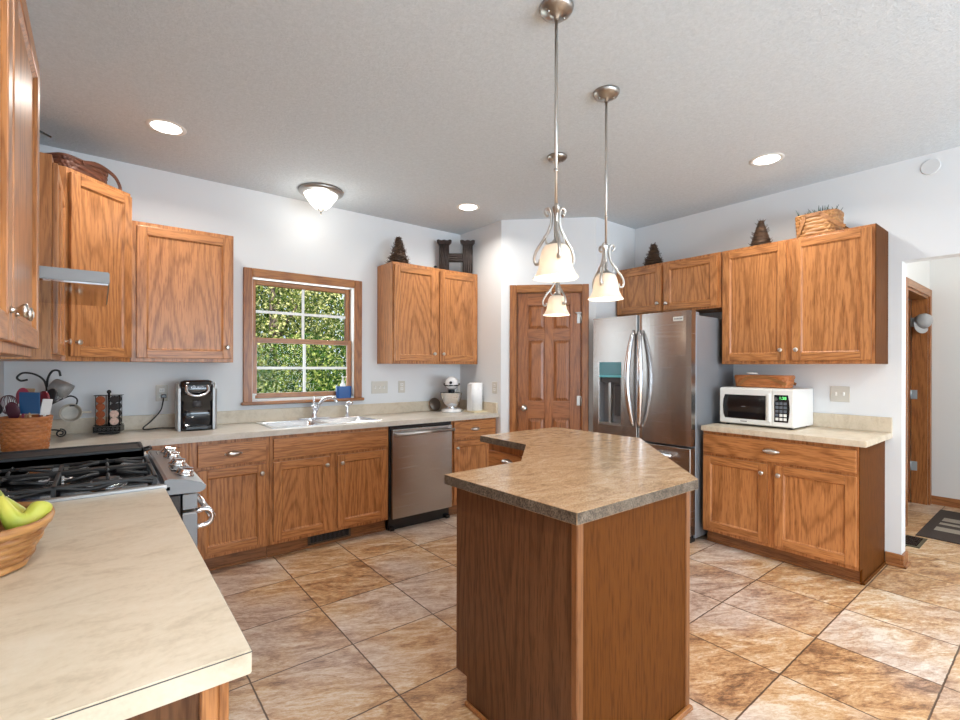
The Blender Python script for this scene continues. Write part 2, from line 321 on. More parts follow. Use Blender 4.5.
# pantry door in the diagonal wall
bm = new(); cw = 0.062
d1 = bpy.data.objects.new('door_1', None); COL.objects.link(d1); d1['kind'] = 'structure'; d1.location = (2.985, 3.43, 0); d1.rotation_euler = (0, 0, -PI / 4)
box(bm, D0 - cw + 0.006, D0 + 0.006, -0.018, 0, 0, DZ + cw, 0.004, 0); box(bm, D1 - 0.006, D1 + cw - 0.006, -0.018, 0, 0, DZ + cw, 0.004, 0); box(bm, D0 + 0.006, D1 - 0.006, -0.018, 0, DZ - 0.006, DZ + cw, 0.004, 1)
box(bm, D0, D0 + 0.012, 0, 0.11, 0, DZ, 0, 0); box(bm, D1 - 0.012, D1, 0, 0.11, 0, DZ, 0, 0); box(bm, D0 + 0.012, D1 - 0.012, 0, 0.11, DZ - 0.012, DZ, 0, 1)
O('door_casing', bm, [OT, OTH], d1)
def six_panel(bm, x0, x1, z0, z1, y0, th):
    w = x1 - x0; sx = 0.1; m = (x0 + x1) / 2; ms = 0.04
    rows = [(0.20, 0.86), (1.02, 1.60), (1.70, 1.93)]
    for a, b in ((x0, x0 + sx), (x1 - sx, x1)): box(bm, a, b, y0, y0 + th, z0, z1, 0.002, 0)
    box(bm, m - ms, m + ms, y0, y0 + th, z0, z1, 0.002, 0)
    zs = [z0] + [q for r in rows for q in r] + [z1]
    for i in range(0, len(zs), 2):
        for a, b in ((x0 + sx, m - ms), (m + ms, x1 - sx)): box(bm, a, b, y0 + 0.0004, y0 + th, zs[i], zs[i + 1], 0, 1)
    for a, b in ((x0 + sx, m - ms), (m + ms, x1 - sx)):
        for c, d in rows:
            box(bm, a, b, y0 + 0.014, y0 + th - 0.01, c, d, 0, 0)
            t = new(); e = 0.034
            p = [t.verts.new(q) for q in ((a + .008, y0 + .013, c + .008), (b - .008, y0 + .013, c + .008), (b - .008, y0 + .013, d - .008), (a + .008, y0 + .013, d - .008))]
            q = [t.verts.new(q) for q in ((a + e, y0 + .003, c + e), (b - e, y0 + .003, c + e), (b - e, y0 + .003, d - e), (a + e, y0 + .003, d - e))]
            t.faces.new(q)
            for i in range(4): t.faces.new([p[i], p[(i + 1) % 4], q[(i + 1) % 4], q[i]])
            merge(bm, t, 0)
bm = new(); six_panel(bm, D0 + 0.015, D1 - 0.015, 0.01, DZ - 0.015, 0.012, 0.036); slab = O('door_slab', bm, [OD, ODH], d1)
bm = new(); Mk = T(D0 + 0.078, 0.012, 0.955) @ RX(PI / 2); lathe(bm, [(0.031, 0), (0.031, 0.006), (0.012, 0.012), (0.012, 0.03), (0.024, 0.038), (0.028, 0.05), (0.024, 0.062), (0.008, 0.067)], 24, 0, Mk); O('door_knob', bm, NICKEL, slab, 'satin nickel round knob')
for z in (1.80, 1.03, 0.25):
    bm = new(); lathe(bm, [(0.008, -0.045), (0.008, 0.045)], 12, 0, T(D1 - 0.012, -0.006, z)); box(bm, D1 - 0.05, D1 - 0.014, 0.008, 0.012, z - 0.045, z + 0.045)
    if z > 1.5: box(bm, D1 - 0.06, D1 - 0.01, -0.02, -0.012, z + 0.045, z + 0.055); sphere(bm, (D1 - 0.062, -0.016, z + 0.05), 0.008, 8)
    O('hinge', bm, BNICK, d1)

HNG = plain('pale_hinge', (0.40, 0.47, 0.53), 0.4, 0.4)
# hall doorway with its door swung away into the room behind
d2 = bpy.data.objects.new('door_2', None); COL.objects.link(d2); d2['kind'] = 'structure'
bm = new()
box(bm, 5.33, 5.40, HY - 0.018, HY, 0, 2.115, 0.003, 0); box(bm, 6.37, 6.44, HY - 0.018, HY, 0, 2.115, 0.003, 0); box(bm, 5.40, 6.37, HY - 0.018, HY, 2.045, 2.115, 0.003, 1)
box(bm, 5.40, 5.42, HY, HY + 0.12, 0, 2.045, 0, 0); box(bm, 6.35, 6.37, HY, HY + 0.12, 0, 2.045, 0, 0); box(bm, 5.42, 6.35, HY, HY + 0.12, 2.025, 2.045, 0, 1)
O('door_casing', bm, [OT, OTH], d2)
bm = new(); box(bm, 6.315, 6.35, HY + 0.125, HY + 0.9, 0.01, 2.02, 0.002, 0); O('door_slab', bm, OD, d2)
for z in (1.08, 0.37, 1.8):
    bm = new(); box(bm, 6.345, 6.351, HY + 0.075, HY + 0.119, z - 0.045, z + 0.045); lathe(bm, [(0.007, -0.045), (0.007, 0.045)], 10, 0, T(6.343, HY + 0.124, z)); O('hinge', bm, HNG, d2)
bm = new(); box(bm, 5.2, 5.22, HY + 0.12, YB, 0, H); struct('wall_closet', bm, WALL)

# window above the sink
w1 = bpy.data.objects.new('window_1', None); COL.objects.link(w1); w1['kind'] = 'structure'
CX0, CX1, CZ0, CZ1 = 0.877, 1.868, 1.06, 2.12
bm = new(); y0 = YB - 0.018
box(bm, CX0, WX0 + 0.008, y0, YB, CZ0, CZ1, 0.004, 0); box(bm, WX1 - 0.008, CX1, y0, YB, CZ0, CZ1, 0.004, 0); box(bm, WX0 + 0.008, WX1 - 0.008, y0, YB, WZ1 - 0.008, CZ1, 0.004, 1)
O('window_casing', bm, [OT, OTH], w1)
bm = new(); box(bm, CX0 - 0.015, CX1 + 0.015, YB - 0.04, YB + 0.07, 1.037, 1.062, 0.006, 0); O('window_sill', bm, OTH, w1)
bm = new()   # white jamb liner
box(bm, WX0, WX0 + 0.012, YB, YB + 0.13, WZ0, WZ1); box(bm, WX1 - 0.014, WX1, YB, YB + 0.13, WZ0, WZ1); box(bm, WX0, WX1, YB, YB + 0.13, WZ1 - 0.014, WZ1); box(bm, WX0, WX1, YB + 0.03, YB + 0.13, WZ0 - 0.012, WZ0 + 0.004)
O('jamb_liner', bm, VINYL, w1)
def sash(z0, z1, y, name, fr=0.04):
    a, b = WX0 + 0.014, WX1 - 0.016; bm = new()
    box(bm, a, a + fr, y, y + 0.035, z0, z1, 0.003, 0); box(bm, b - fr, b, y, y + 0.035, z0, z1, 0.003, 0); box(bm, a + fr, b - fr, y, y + 0.035, z0, z0 + fr, 0.003, 1); box(bm, a + fr, b - fr, y, y + 0.035, z1 - fr, z1, 0.003, 1)
    s = O(name, bm, [OT, OTH], w1)
    bm = new(); box(bm, a + fr, b - fr, y + 0.016, y + 0.020, z0 + fr, z1 - fr); O('pane', bm, PANE, s)
    bm = new(); g = 0.011; zc = (z0 + z1) / 2; xc = (a + b) / 2
    box(bm, xc - g, xc + g, y + 0.005, y + 0.015, z0 + fr, z1 - fr); box(bm, a + fr, b - fr, y + 0.006, y + 0.014, zc - g, zc + g); O('grille', bm, VINYL, s)
    return s
sash(1.535, 2.045, YB + 0.075, 'upper_sash'); sash(1.085, 1.575, YB + 0.035, 'lower_sash')
bm = new(); box(bm, WX0 + 0.004, WX0 + 0.032, YB - 0.005, YB + 0.03, 1.075, 1.125, 0.004); box(bm, WX0 + 0.006, WX0 + 0.04, YB - 0.012, YB - 0.005, 1.112, 1.125, 0.002); O('window_latch', bm, WHITE, w1, 'white plastic latch')
# rear openings get plain frames and glass
for n, (x0, x1, z0, z1) in (('window_2', (-0.3, 2.0, 0.2, 2.3)), ('window_3', (2.45, 4.05, 0.0, 2.3))):
    bm = new(); f = 0.06
    box(bm, x0, x0 + f, YR - 0.1, YR - 0.02, z0, z1); box(bm, x1 - f, x1, YR - 0.1, YR - 0.02, z0, z1); box(bm, x0 + f, x1 - f, YR - 0.1, YR - 0.02, z0, z0 + f); box(bm, x0 + f, x1 - f, YR - 0.1, YR - 0.02, z1 - f, z1); m = (x0 + x1) / 2; box(bm, m - 0.03, m + 0.03, YR - 0.1, YR - 0.02, z0 + f, z1 - f)
    struct(n, bm, VINYL)

# ------------------------------------------------------------------ cabinet builders
def door_mesh(bm, x0, x1, z0, z1, y, th=0.019, fr=0.056):
    box(bm, x0, x0 + fr, y - th, y, z0, z1, 0.0035, 0, seg=2); box(bm, x1 - fr, x1, y - th, y, z0, z1, 0.0035, 0, seg=2)
    box(bm, x0 + fr, x1 - fr, y - th + 0.0003, y, z0, z0 + fr, 0.003, 1, seg=2); box(bm, x0 + fr, x1 - fr, y - th + 0.0003, y, z1 - fr, z1, 0.003, 1, seg=2)
    box(bm, x0 + fr, x1 - fr, y - 0.008, y - 0.002, z0 + fr, z1 - fr, 0, 0)
    a, b, c, d = x0 + fr, x1 - fr, z0 + fr, z1 - fr; e = 0.009; t = new()
    p = [t.verts.new(q) for q in ((a, y - th + .003, c), (b, y - th + .003, c), (b, y - th + .003, d), (a, y - th + .003, d))]
    q = [t.verts.new(q) for q in ((a + e, y - .0078, c + e), (b - e, y - .0078, c + e), (b - e, y - .0078, d - e), (a + e, y - .0078, d - e))]
    for i in range(4): t.faces.new([p[i], p[(i + 1) % 4], q[(i + 1) % 4], q[i]])
    merge(bm, t, 0)
def knob(x, y, z, parent):
    bm = new(); lathe(bm, [(0.008, 0), (0.0055, 0.004), (0.0055, 0.012), (0.012, 0.017), (0.0155, 0.022), (0.0145, 0.027), (0.006, 0.030)], 20, 0, T(x, y, z) @ RX(PI / 2)); return O('knob', bm, NICKEL, parent, 'satin nickel knob')
def cup_pull(x, y, z, parent):
    bm = new(); sphere(bm, (x, y - 0.002, z), 0.02, 20, 0, (2.4, 1.25, 0.95)); sphere(bm, (x - 0.044, y - 0.002, z), 0.008, 10, 0, (1.2, 0.6, 1)); sphere(bm, (x + 0.044, y - 0.002, z), 0.008, 10, 0, (1.2, 0.6, 1))
    return O('drawer_pull', bm, NICKEL, parent, 'satin nickel shell pull')
def cabinet(name, label, cat, loc, rotz, w, d, z0, z1, fronts, toe=0.0, group=None, end=None, kick_w=None, kick_x0=0.0, hollow=False):
    r = thing(name, label, cat, loc, rotz, group)
    bm = new()
    if hollow: box(bm, 0, w, 0, 0.019, z0, z1, 0.0015, 0); box(bm, 0, 0.016, 0.019, d, z0, z1, 0, 0); box(bm, w - 0.016, w, 0.019, d, z0, z1, 0, 0); box(bm, 0.016, w - 0.016, 0.019, d, z0, z0 + 0.016, 0, 0)
    else: box(bm, 0, w, 0.0, d, z0, z1, 0.0015, 0)
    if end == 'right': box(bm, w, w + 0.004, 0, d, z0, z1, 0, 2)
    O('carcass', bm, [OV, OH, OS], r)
    if toe:
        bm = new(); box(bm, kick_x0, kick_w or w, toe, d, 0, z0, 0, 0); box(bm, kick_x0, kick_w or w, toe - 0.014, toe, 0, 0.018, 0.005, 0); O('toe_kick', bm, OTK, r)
    for f in fronts:
        if f[0] == 'door':
            _, x0, x1, a, b, ks, kz = f; bm = new(); door_mesh(bm, x0, x1, a, b, 0); dr = O('door', bm, OK_LIST, r)
            if ks: knob(x1 - 0.03 if ks == 'r' else x0 + 0.03, -0.019, kz, dr)
        else:
            _, x0, x1, a, b, pull = f; bm = new(); box(bm, x0, x1, -0.019, 0, a, b, 0.0045, 1, seg=2); dr = O('drawer' if pull else 'false_front', bm, OK_LIST, r)
            if pull: cup_pull((x0 + x1) / 2, -0.019, (a + b) / 2, dr)
    return r
# lower run on the window wall (front faces -Y at Y = 3.50)
FB = 3.50; DEP = YB - FB - 0.002
DZ0, DZ1, RZ0, RZ1 = 0.125, 0.675, 0.695, 0.838
r = cabinet('base_cabinet', 'oak corner base cabinet between the stove and the first drawer under the window wall', 'cabinet', (0.19, FB, 0), 0, 0.25, DEP, 0.10, 0.864, [('door', 0.03, 0.205, DZ0, RZ1, None, 0)], 0.055)
bm = new(); box(bm, XL - 0.19 + 0.003, -0.01, -0.655, DEP, 0.10, 0.864); O('corner_body', bm, OV, r)
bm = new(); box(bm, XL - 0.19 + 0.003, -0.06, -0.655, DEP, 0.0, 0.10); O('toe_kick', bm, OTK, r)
cabinet('base_cabinet', 'oak base cabinet with one drawer and one door left of the sink cabinet', 'cabinet', (0.442, FB, 0), 0, 0.477, DEP, 0.10, 0.864, [('door', 0.045, 0.455, DZ0, DZ1, 'r', 0.615), ('drawer', 0.045, 0.455, RZ0, RZ1, True)], 0.055)
r = cabinet('sink_cabinet', 'oak sink base cabinet with two doors and a false drawer front beneath the window', 'cabinet', (0.921, FB, 0), 0, 0.915, DEP, 0.10, 0.864, [('door', 0.024, 0.427, DZ0, DZ1, 'r', 0.615), ('door', 0.484, 0.897, DZ0, DZ1, 'l', 0.615), ('drawer', 0.024, 0.897, RZ0, RZ1, False)], 0.055, hollow=True)
bm = new(); vx0, vx1 = 0.285, 0.615
box(bm, vx0, vx1, 0.049, 0.055, 0.022, 0.098, 0.001, 1)
for i in range(30): x = vx0 + 0.02 + (vx1 - vx0 - 0.04) * i / 29; box(bm, x - 0.0015, x + 0.0015, 0.045, 0.050, 0.034, 0.086, 0, 0)
box(bm, vx0, vx1, 0.043, 0.052, 0.022, 0.032, 0, 2); box(bm, vx0, vx1, 0.043, 0.052, 0.088, 0.098, 0, 2); box(bm, vx0, vx0 + 0.015, 0.043, 0.052, 0.022, 0.098, 0, 2); box(bm, vx1 - 0.015, vx1, 0.043, 0.052, 0.022, 0.098, 0, 2)
O('toe_vent', bm, [DARK, BLACK, plain('bronze_grille', (0.10, 0.07, 0.045), 0.5, 0.3)], r, 'dark slotted vent in the toe kick')
cabinet('base_cabinet', 'oak base cabinet with one drawer and one door right of the dishwasher', 'cabinet', (2.46, FB, 0), 0, 0.523, DEP, 0.10, 0.864, [('door', 0.02, 0.50, DZ0, DZ1, 'l', 0.615), ('drawer', 0.02, 0.50, RZ0, RZ1 + 0.01, True)], 0.055)
# dishwasher
r = thing('dishwasher', 'stainless steel dishwasher with a bar handle built in under the window counter', 'dishwasher', (1.842, FB, 0))
bm = new(); box(bm, 0.0, 0.612, 0.0, DEP, 0.09, 0.86, 0, 0); box(bm, 0.004, 0.608, -0.012, 0.0, 0.835, 0.858, 0, 0); O('tub', bm, BLACK, r)
bm = new(); box(bm, 0.012, 0.60, -0.042, 0.0, 0.105, 0.832, 0.006, 0, seg=2); O('door', bm, STEELV, r)
bm = new(); tube(bm, [(0.02, -0.085, 0.795), (0.592, -0.085, 0.795)], 0.0135, 12); box(bm, 0.028, 0.048, -0.085, -0.042, 0.785, 0.805, 0.002); box(bm, 0.564, 0.584, -0.085, -0.042, 0.785, 0.805, 0.002); O('handle', bm, STEEL, r)
bm = new(); box(bm, 0.005, 0.607, 0.02, 0.06, 0.0, 0.09, 0, 0); box(bm, 0.01, 0.05, -0.01, 0.02, 0, 0.03, 0.003); box(bm, 0.56, 0.60, -0.01, 0.02, 0, 0.03, 0.003); O('kick_plate', bm, BLACK, r)
# lower cabinet under the microwave (faces -X)
r = cabinet('base_cabinet', 'oak base cabinet with wide drawer and two doors under the microwave counter', 'cabinet', (3.63, 1.803, 0), -PI / 2, 0.964, XR - 3.63 - 0.002, 0.10, 0.864, [('door', 0.008, 0.455, DZ0, DZ1, 'r', 0.612), ('door', 0.50, 0.953, DZ0, DZ1, 'l', 0.612), ('drawer', 0.008, 0.953, RZ0, RZ1, True)], 0.075, end='right')
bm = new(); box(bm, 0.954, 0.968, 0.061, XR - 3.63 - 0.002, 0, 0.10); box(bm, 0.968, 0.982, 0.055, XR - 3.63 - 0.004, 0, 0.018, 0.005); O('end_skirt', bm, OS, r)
# near cabinet under the peninsula counter
r = thing('base_cabinet', 'oak base cabinet carrying the beige counter in the near left corner', 'cabinet', (0, 0, 0))
bm = new(); box(bm, XL + 0.003, 0.145, 0.845, 2.06, 0.10, 0.864, 0, 0); O('carcass', bm, OV, r)
bm = new(); box(bm, XL + 0.003, 0.12, 0.838, 0.845, 0.0, 0.864, 0, 0); O('end_panel', bm, OC, r)
bm = new(); box(bm, 0.12, 0.145, 0.828, 0.845, 0.0, 0.864, 0.003, 0); box(bm, 0.145, 0.16, 0.832, 0.85, 0, 0.864, 0.002, 0); O('corner_post', bm, OV, r)
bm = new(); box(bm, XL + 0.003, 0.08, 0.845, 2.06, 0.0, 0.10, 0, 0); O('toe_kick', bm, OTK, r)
for i, (a, b) in enumerate(((0.88, 1.45), (1.47, 2.04))):
    bm = new(); door_mesh(bm, a, b, DZ0, DZ1, 0); o = O('door', bm, OK_LIST, r); o.location = (0.145, 0, 0); o.rotation_euler = (0, 0, PI / 2)
    bm = new(); box(bm, a, b, -0.019, 0, RZ0, RZ1, 0.004, 1); o = O('drawer', bm, OK_LIST, r); o.location = (0.145, 0, 0); o.rotation_euler = (0, 0, PI / 2)

# wall cabinets
UZ0, UZ1 = 1.37, 2.277; DUP = 0.30
UD0, UD1 = 1.395, 2.25
cabinet('wall_cabinet', 'oak wall cabinet with one wide door left of the window', 'cabinet', (0.153, 3.786, 0), 0, 0.597, 0.298, UZ0, UZ1, [('door', 0.03, 0.583, UD0, UD1, 'r', 1.475)])
cabinet('wall_cabinet', 'two door oak wall cabinet right of the window', 'cabinet', (2.024, 3.79, 0), 0, 0.959, 0.294, UZ0, UZ1, [('door', 0.014, 0.455, UD0, UD1, 'r', 1.465), ('door', 0.496, 0.945, UD0, UD1, 'l', 1.465)])
cabinet('wall_cabinet', 'short two door oak wall cabinet above the refrigerator', 'cabinet', (3.918, 2.795, 0), -PI / 2, 0.995, XR - 3.918 - 0.002, 1.828, UZ1, [('door', 0.01, 0.475, 1.845, 2.255, 'r', 1.915), ('door', 0.50, 0.965, 1.845, 2.255, 'l', 1.905)])
cabinet('wall_cabinet', 'two door oak wall cabinet above the microwave', 'cabinet', (3.918, 1.796, 0), -PI / 2, 0.972, XR - 3.918 - 0.002, UZ0, UZ1, [('door', 0.012, 0.463, UD0, UD1 + 0.01, 'r', 1.472), ('door', 0.503, 0.955, UD0, UD1 + 0.01, 'l', 1.472)], end='right')
DL = 0.30 * math.sqrt(2)
r = thing('wall_cabinet', 'tall diagonal oak corner wall cabinet beside the range hood', 'cabinet', (-0.148, 3.476, 0), PI / 4)
bm = new(); s2 = math.sqrt(0.5)
def loc45(X, Y): dx, dy = X + 0.148, Y - 3.476; return (dx * s2 + dy * s2, -dx * s2 + dy * s2)
prism(bm, [loc45(*q) for q in ((-0.148, 3.478), (0.151, 3.777), (0.151, YB - 0.002), (XL + 0.002, YB - 0.002), (XL + 0.002, 3.478))], UZ0, 2.44); O('carcass', bm, OV, r)
bm = new(); door_mesh(bm, 0.014, 0.415, UD0, 2.415, -0.001); dd = O('door', bm, OK_LIST, r); knob(0.045, -0.02, 1.475, dd)
cabinet('wall_cabinet', 'narrow oak wall cabinet between the range hood and the diagonal corner cabinet', 'cabinet', (-0.167, 2.832, 0), PI / 2, 0.64, 0.288, UZ0, UZ1, [('door', 0.02, 0.31, UD0, UD1, None, 0), ('door', 0.33, 0.62, UD0, UD1, 'r', 1.475)])
cabinet('wall_cabinet', 'short oak wall cabinet directly above the range hood', 'cabinet', (-0.248, 2.058, 0), PI / 2, 0.77, 0.205, 1.668, UZ1, [('door', 0.02, 0.375, 1.69, UD1, None, 0), ('door', 0.395, 0.75, 1.69, UD1, None, 0)])
cabinet('wall_cabinet', 'oak wall cabinet with two doors in the near left foreground', 'cabinet', (-0.167, 0.86, 0), PI / 2, 1.185, 0.288, UZ0, UZ1, [('door', 0.02, 0.575, UD0, UD1 + 0.02, 'r', 1.46), ('door', 0.605, 1.165, UD0, UD1 + 0.02, 'l', 1.46)])

# ------------------------------------------------------------------ worktops
SX0, SX1, SY0, SY1 = 0.945, 1.80, 3.545, 4.01
r = thing('countertop', 'laminate countertop, greyed by painted reflection, with backsplash running under the window and into the corner', 'countertop')
bm = new(); zt, zb = ZC, 0.864; yf = 3.458
def slabp(poly): prism(bm, poly, zb, zt, 0, 0.0)
e = 0.02
slabp([(XL + .002, 2.842), (0.186, 2.842), (0.186, yf), (SX0 + e, yf), (SX0 + e, YB - .002), (XL + .002, YB - .002)])
box(bm, SX0 + e, SX1 - e, yf, SY0 + e, zb, zt); box(bm, SX0 + e, SX1 - e, SY1 - e, YB - .002, zb, zt); box(bm, SX1 - e, 2.983, yf, YB - .002, zb, zt)
O('top', bm, LAMG, r)
bm = new(); box(bm, XL + .002, 2.983, YB - .021, YB - .002, zt, 1.0, 0.002); box(bm, 2.964, 2.983, 3.47, YB - .021, zt, 1.0, 0.002); box(bm, XL + .002, XL + .021, 2.842, YB - .021, zt, 1.0, 0.002); O('backsplash', bm, LAM, r)
bm = new(); prism(bm, [(XL + .002, 0.80), (0.186, 0.80), (0.186, 2.062), (XL + .002, 2.062)], 0.8645, ZC, 0, 0.002); box(bm, XL + .002, 0.1864, 0.7996, 0.80, ZC - 0.0035, ZC - 0.002, 0, 1); box(bm, 0.186, 0.1864, 0.80, 2.062, ZC - 0.0035, ZC - 0.002, 0, 1); tag(O('countertop', bm, [LAM, DARK]), 'beige laminate countertop filling the near left foreground beside the stove', 'countertop')
r = thing('countertop', 'short beige laminate countertop carrying the white microwave', 'countertop')
bm = new(); prism(bm, [(3.588, 1.80), (3.588, 0.795), (XR - .002, 0.795), (XR - .002, 1.80)], 0.864, ZC, 0, 0.003); O('top', bm, LAM, r)
bm = new(); box(bm, XR - .021, XR - .002, 0.795, 1.80, ZC, 1.005, 0.002); O('backsplash', bm, LAM, r)

# ------------------------------------------------------------------ island
IT = [(1.121, 0.939), (1.838, 0.932), (2.62, 1.697), (2.608, 2.39), (1.90, 2.385), (1.886, 1.95), (1.536, 1.621), (1.097, 1.61)]
bm = new(); prism(bm, list(IT), 0.866, 0.905, 0, 0.0015, mi_side=1); tag(O('island_countertop', bm, [GRAN, GRANE]), 'glossy brown speckled L-shaped worktop on the kitchen island', 'countertop')
r = thing('kitchen_island', 'angled oak kitchen island in the middle of the tiled floor', 'island', (0.007, -0.006, 0))
IB = [(1.145, 0.972), (1.805, 0.972), (2.59, 1.735), (2.585, 2.37), (1.95, 2.37), (1.95, 1.955), (1.57, 1.595), (1.145, 1.595)]
IK = [(1.145, 0.972), (1.805, 0.972), (2.59, 1.735), (2.585, 2.37), (2.02, 2.37), (2.02, 1.93), (1.60, 1.525), (1.145, 1.525)]
bm = new(); prism(bm, IB, 0.11, 0.866); prism(bm, IK, 0.0, 0.11); O('carcass', bm, OV, r)
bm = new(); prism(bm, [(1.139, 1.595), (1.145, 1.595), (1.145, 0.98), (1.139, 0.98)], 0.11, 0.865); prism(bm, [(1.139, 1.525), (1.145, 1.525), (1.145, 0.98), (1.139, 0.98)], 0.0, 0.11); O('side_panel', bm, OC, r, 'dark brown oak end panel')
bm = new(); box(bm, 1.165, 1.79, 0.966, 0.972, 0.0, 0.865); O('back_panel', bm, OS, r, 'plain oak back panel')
OTR = oak('oak_trim_light', light_c=(0.24, 0.095, 0.032), dark_c=(0.17, 0.062, 0.02), cathedral=0.3, coat=0.0)
for q in ((1.134, 1.165, 0.96, 0.985, 0.0), (1.784, 1.812, 0.96, 0.985, 0.0), (1.1385, 1.145, 1.575, 1.598, 0.11)): bm = new(); box(bm, *q, 0.865, 0.003); O('corner_trim', bm, OC if q[4] > 0 else OTR, r, 'lighter oak corner strip')
bm = new(); box(bm, 1.125, 1.139, 0.95, 1.525, 0, 0.02, 0.005); box(bm, 1.125, 1.815, 0.946, 0.966, 0, 0.02, 0.005); O('base_molding', bm, OTH, r)
def rotp(o, loc, rz): o.location = loc; o.rotation_euler = (0, 0, rz); return o
bm = new(); box(bm, 0.015, 0.40, -0.019, 0, 0.665, 0.815, 0.004, 1); dr = rotp(O('drawer', bm, OK_LIST, r), (1.95, 2.37, 0), -PI / 2); cup_pull(0.2, -0.019, 0.765, dr)
bm = new(); door_mesh(bm, 0.015, 0.40, 0.13, 0.645, 0); dr = rotp(O('door', bm, OK_LIST, r), (1.95, 2.37, 0), -PI / 2); knob(0.37, -0.019, 0.6, dr)
ang = math.atan2(0.36, 0.38); L = math.hypot(0.36, 0.38)
bm = new(); door_mesh(bm, 0.03, L - 0.03, 0.13, 0.815, 0); dr = rotp(O('door', bm, OK_LIST, r), (1.95, 1.955, 0), PI + ang); knob(L - 0.06, -0.019, 0.6, dr)
bm = new(); door_mesh(bm, 0.01, 0.41, 0.13, 0.815, 0); dr = rotp(O('door', bm, OK_LIST, r), (1.57, 1.595, 0), PI); knob(0.04, -0.019, 0.6, dr)

# ------------------------------------------------------------------ refrigerator (local x runs to the viewer's right, y into the wall)
r = thing('refrigerator', 'stainless french door refrigerator with ice and water dispenser beside the pantry door', 'refrigerator', (3.50, 2.745, 0), -PI / 2)
bm = new(); box(bm, 0.004, 0.912, 0.075, 0.715, 0.03, 1.745, 0.004); O('body', bm, FRSIDE, r, 'grey painted body')
def bulged(bm, x0, x1, z0, z1, bul=0.012, mi=0, th=0.07):
    n = 12; rings = []
    for i in range(n + 1):
        u = i / n; x = x0 + (x1 - x0) * u; y = -bul * (1 - (2 * u - 1) ** 2) + (0.006 if i in (0, n) else 0)
        rings.append([(x, y, z0), (x, th, z0), (x, th, z1), (x, y, z1)])
    loft(bm, rings, mi, True, True, True, False)
# left door in four pieces around the dispenser recess
QX0, QX1, QZ0, QZ1 = 0.068, 0.298, 0.838, 1.388
bm = new(); box(bm, 0.0, QX0, -0.008, 0.07, 0.742, 1.78, 0.003); box(bm, QX1, 0.452, -0.008, 0.07, 0.742, 1.78, 0.003); box(bm, QX0 - 0.004, QX1 + 0.004, -0.0078, 0.07, QZ1, 1.78, 0); box(bm, QX0 - 0.004, QX1 + 0.004, -0.0078, 0.07, 0.742, QZ0, 0)
ld = O('door', bm, STEELV, r)
bm = new(); box(bm, QX0, QX1, -0.006, 0.06, 1.275, QZ1, 0.001, 0); box(bm, QX0, QX1, -0.008, 0.06, 1.255, 1.275, 0.001, 1); O('display_panel', bm, [TEAL, TEAL2], ld, 'teal lit control panel')
bm = new(); box(bm, QX0, QX1, 0.055, 0.069, QZ0, 1.262); box(bm, QX0, QX0 + 0.008, -0.004, 0.055, QZ0, 1.262); box(bm, QX1 - 0.008, QX1, -0.004, 0.055, QZ0, 1.262); box(bm, QX0, QX1, -0.01, 0.055, QZ0, QZ0 + 0.02, 0, 1); box(bm, QX0 + 0.02, QX1 - 0.02, 0.005, 0.055, 1.21, 1.262, 0, 2)
box(bm, QX0 + 0.075, QX0 + 0.10, 0.03, 0.055, QZ0 + 0.02, 1.21, 0, 1); box(bm, QX0 + 0.135, QX0 + 0.20, 0.03, 0.055, 0.92, 1.19, 0.004, 2)
O('dispenser_recess', bm, [GREYM, STEEL, DARK], ld)
bm = new(); bulged(bm, 0.458, 0.912, 0.742, 1.78); rd = O('door', bm, STEELV, r)
bm = new(); box(bm, 0.0, 0.912, -0.008, 0.07, 0.06, 0.725, 0.004); fd = O('freezer_drawer', bm, STEELV, r)
def fr_handle(x, par, bow):
    bm = new(); P = []
    for i in range(17): u = i / 16; P.append((x + bow * math.sin(PI * u), -0.022 - 0.05 * math.sin(PI * u) ** 0.7, 0.85 + 0.80 * u))
    tube(bm, P, [0.012 + 0.013 * math.sin(PI * i / 16) ** 0.6 for i in range(17)], 12); box(bm, x - 0.01, x + 0.01, -0.03, -0.004, 0.85, 0.88, 0.002); box(bm, x - 0.01, x + 0.01, -0.03, -0.004, 1.62, 1.65, 0.002)
    return O('handle', bm, CHROME, par)
fr_handle(0.432, ld, -0.032); fr_handle(0.488, rd, 0.034)
bm = new(); tube(bm, [(0.12, -0.055, 0.66), (0.79, -0.055, 0.66)], 0.015, 12); box(bm, 0.13, 0.155, -0.05, -0.006, 0.65, 0.67, 0.002); box(bm, 0.765, 0.79, -0.05, -0.006, 0.65, 0.67, 0.002); O('handle', bm, CHROME, fd)
bm = new(); box(bm, 0.772, 0.852, -0.0105, -0.0065, 1.702, 1.735, 0.001, 0)
for q in range(6): x = 0.782 + q * 0.0115; box(bm, x, x + 0.008, -0.0112, -0.0104, 1.713, 1.725, 0, 1)
O('badge', bm, [WHITE, GREYM], rd, 'small white badge')
for a, b in ((0.02, 0.10), (0.80, 0.895)): bm = new(); box(bm, a, b, 0.02, 0.16, 1.746, 1.775, 0.004); O('hinge_cover', bm, GREYM, r)
bm = new(); box(bm, 0.02, 0.895, 0.03, 0.10, 0.0, 0.058); O('base_grille', bm, BLACK, r)

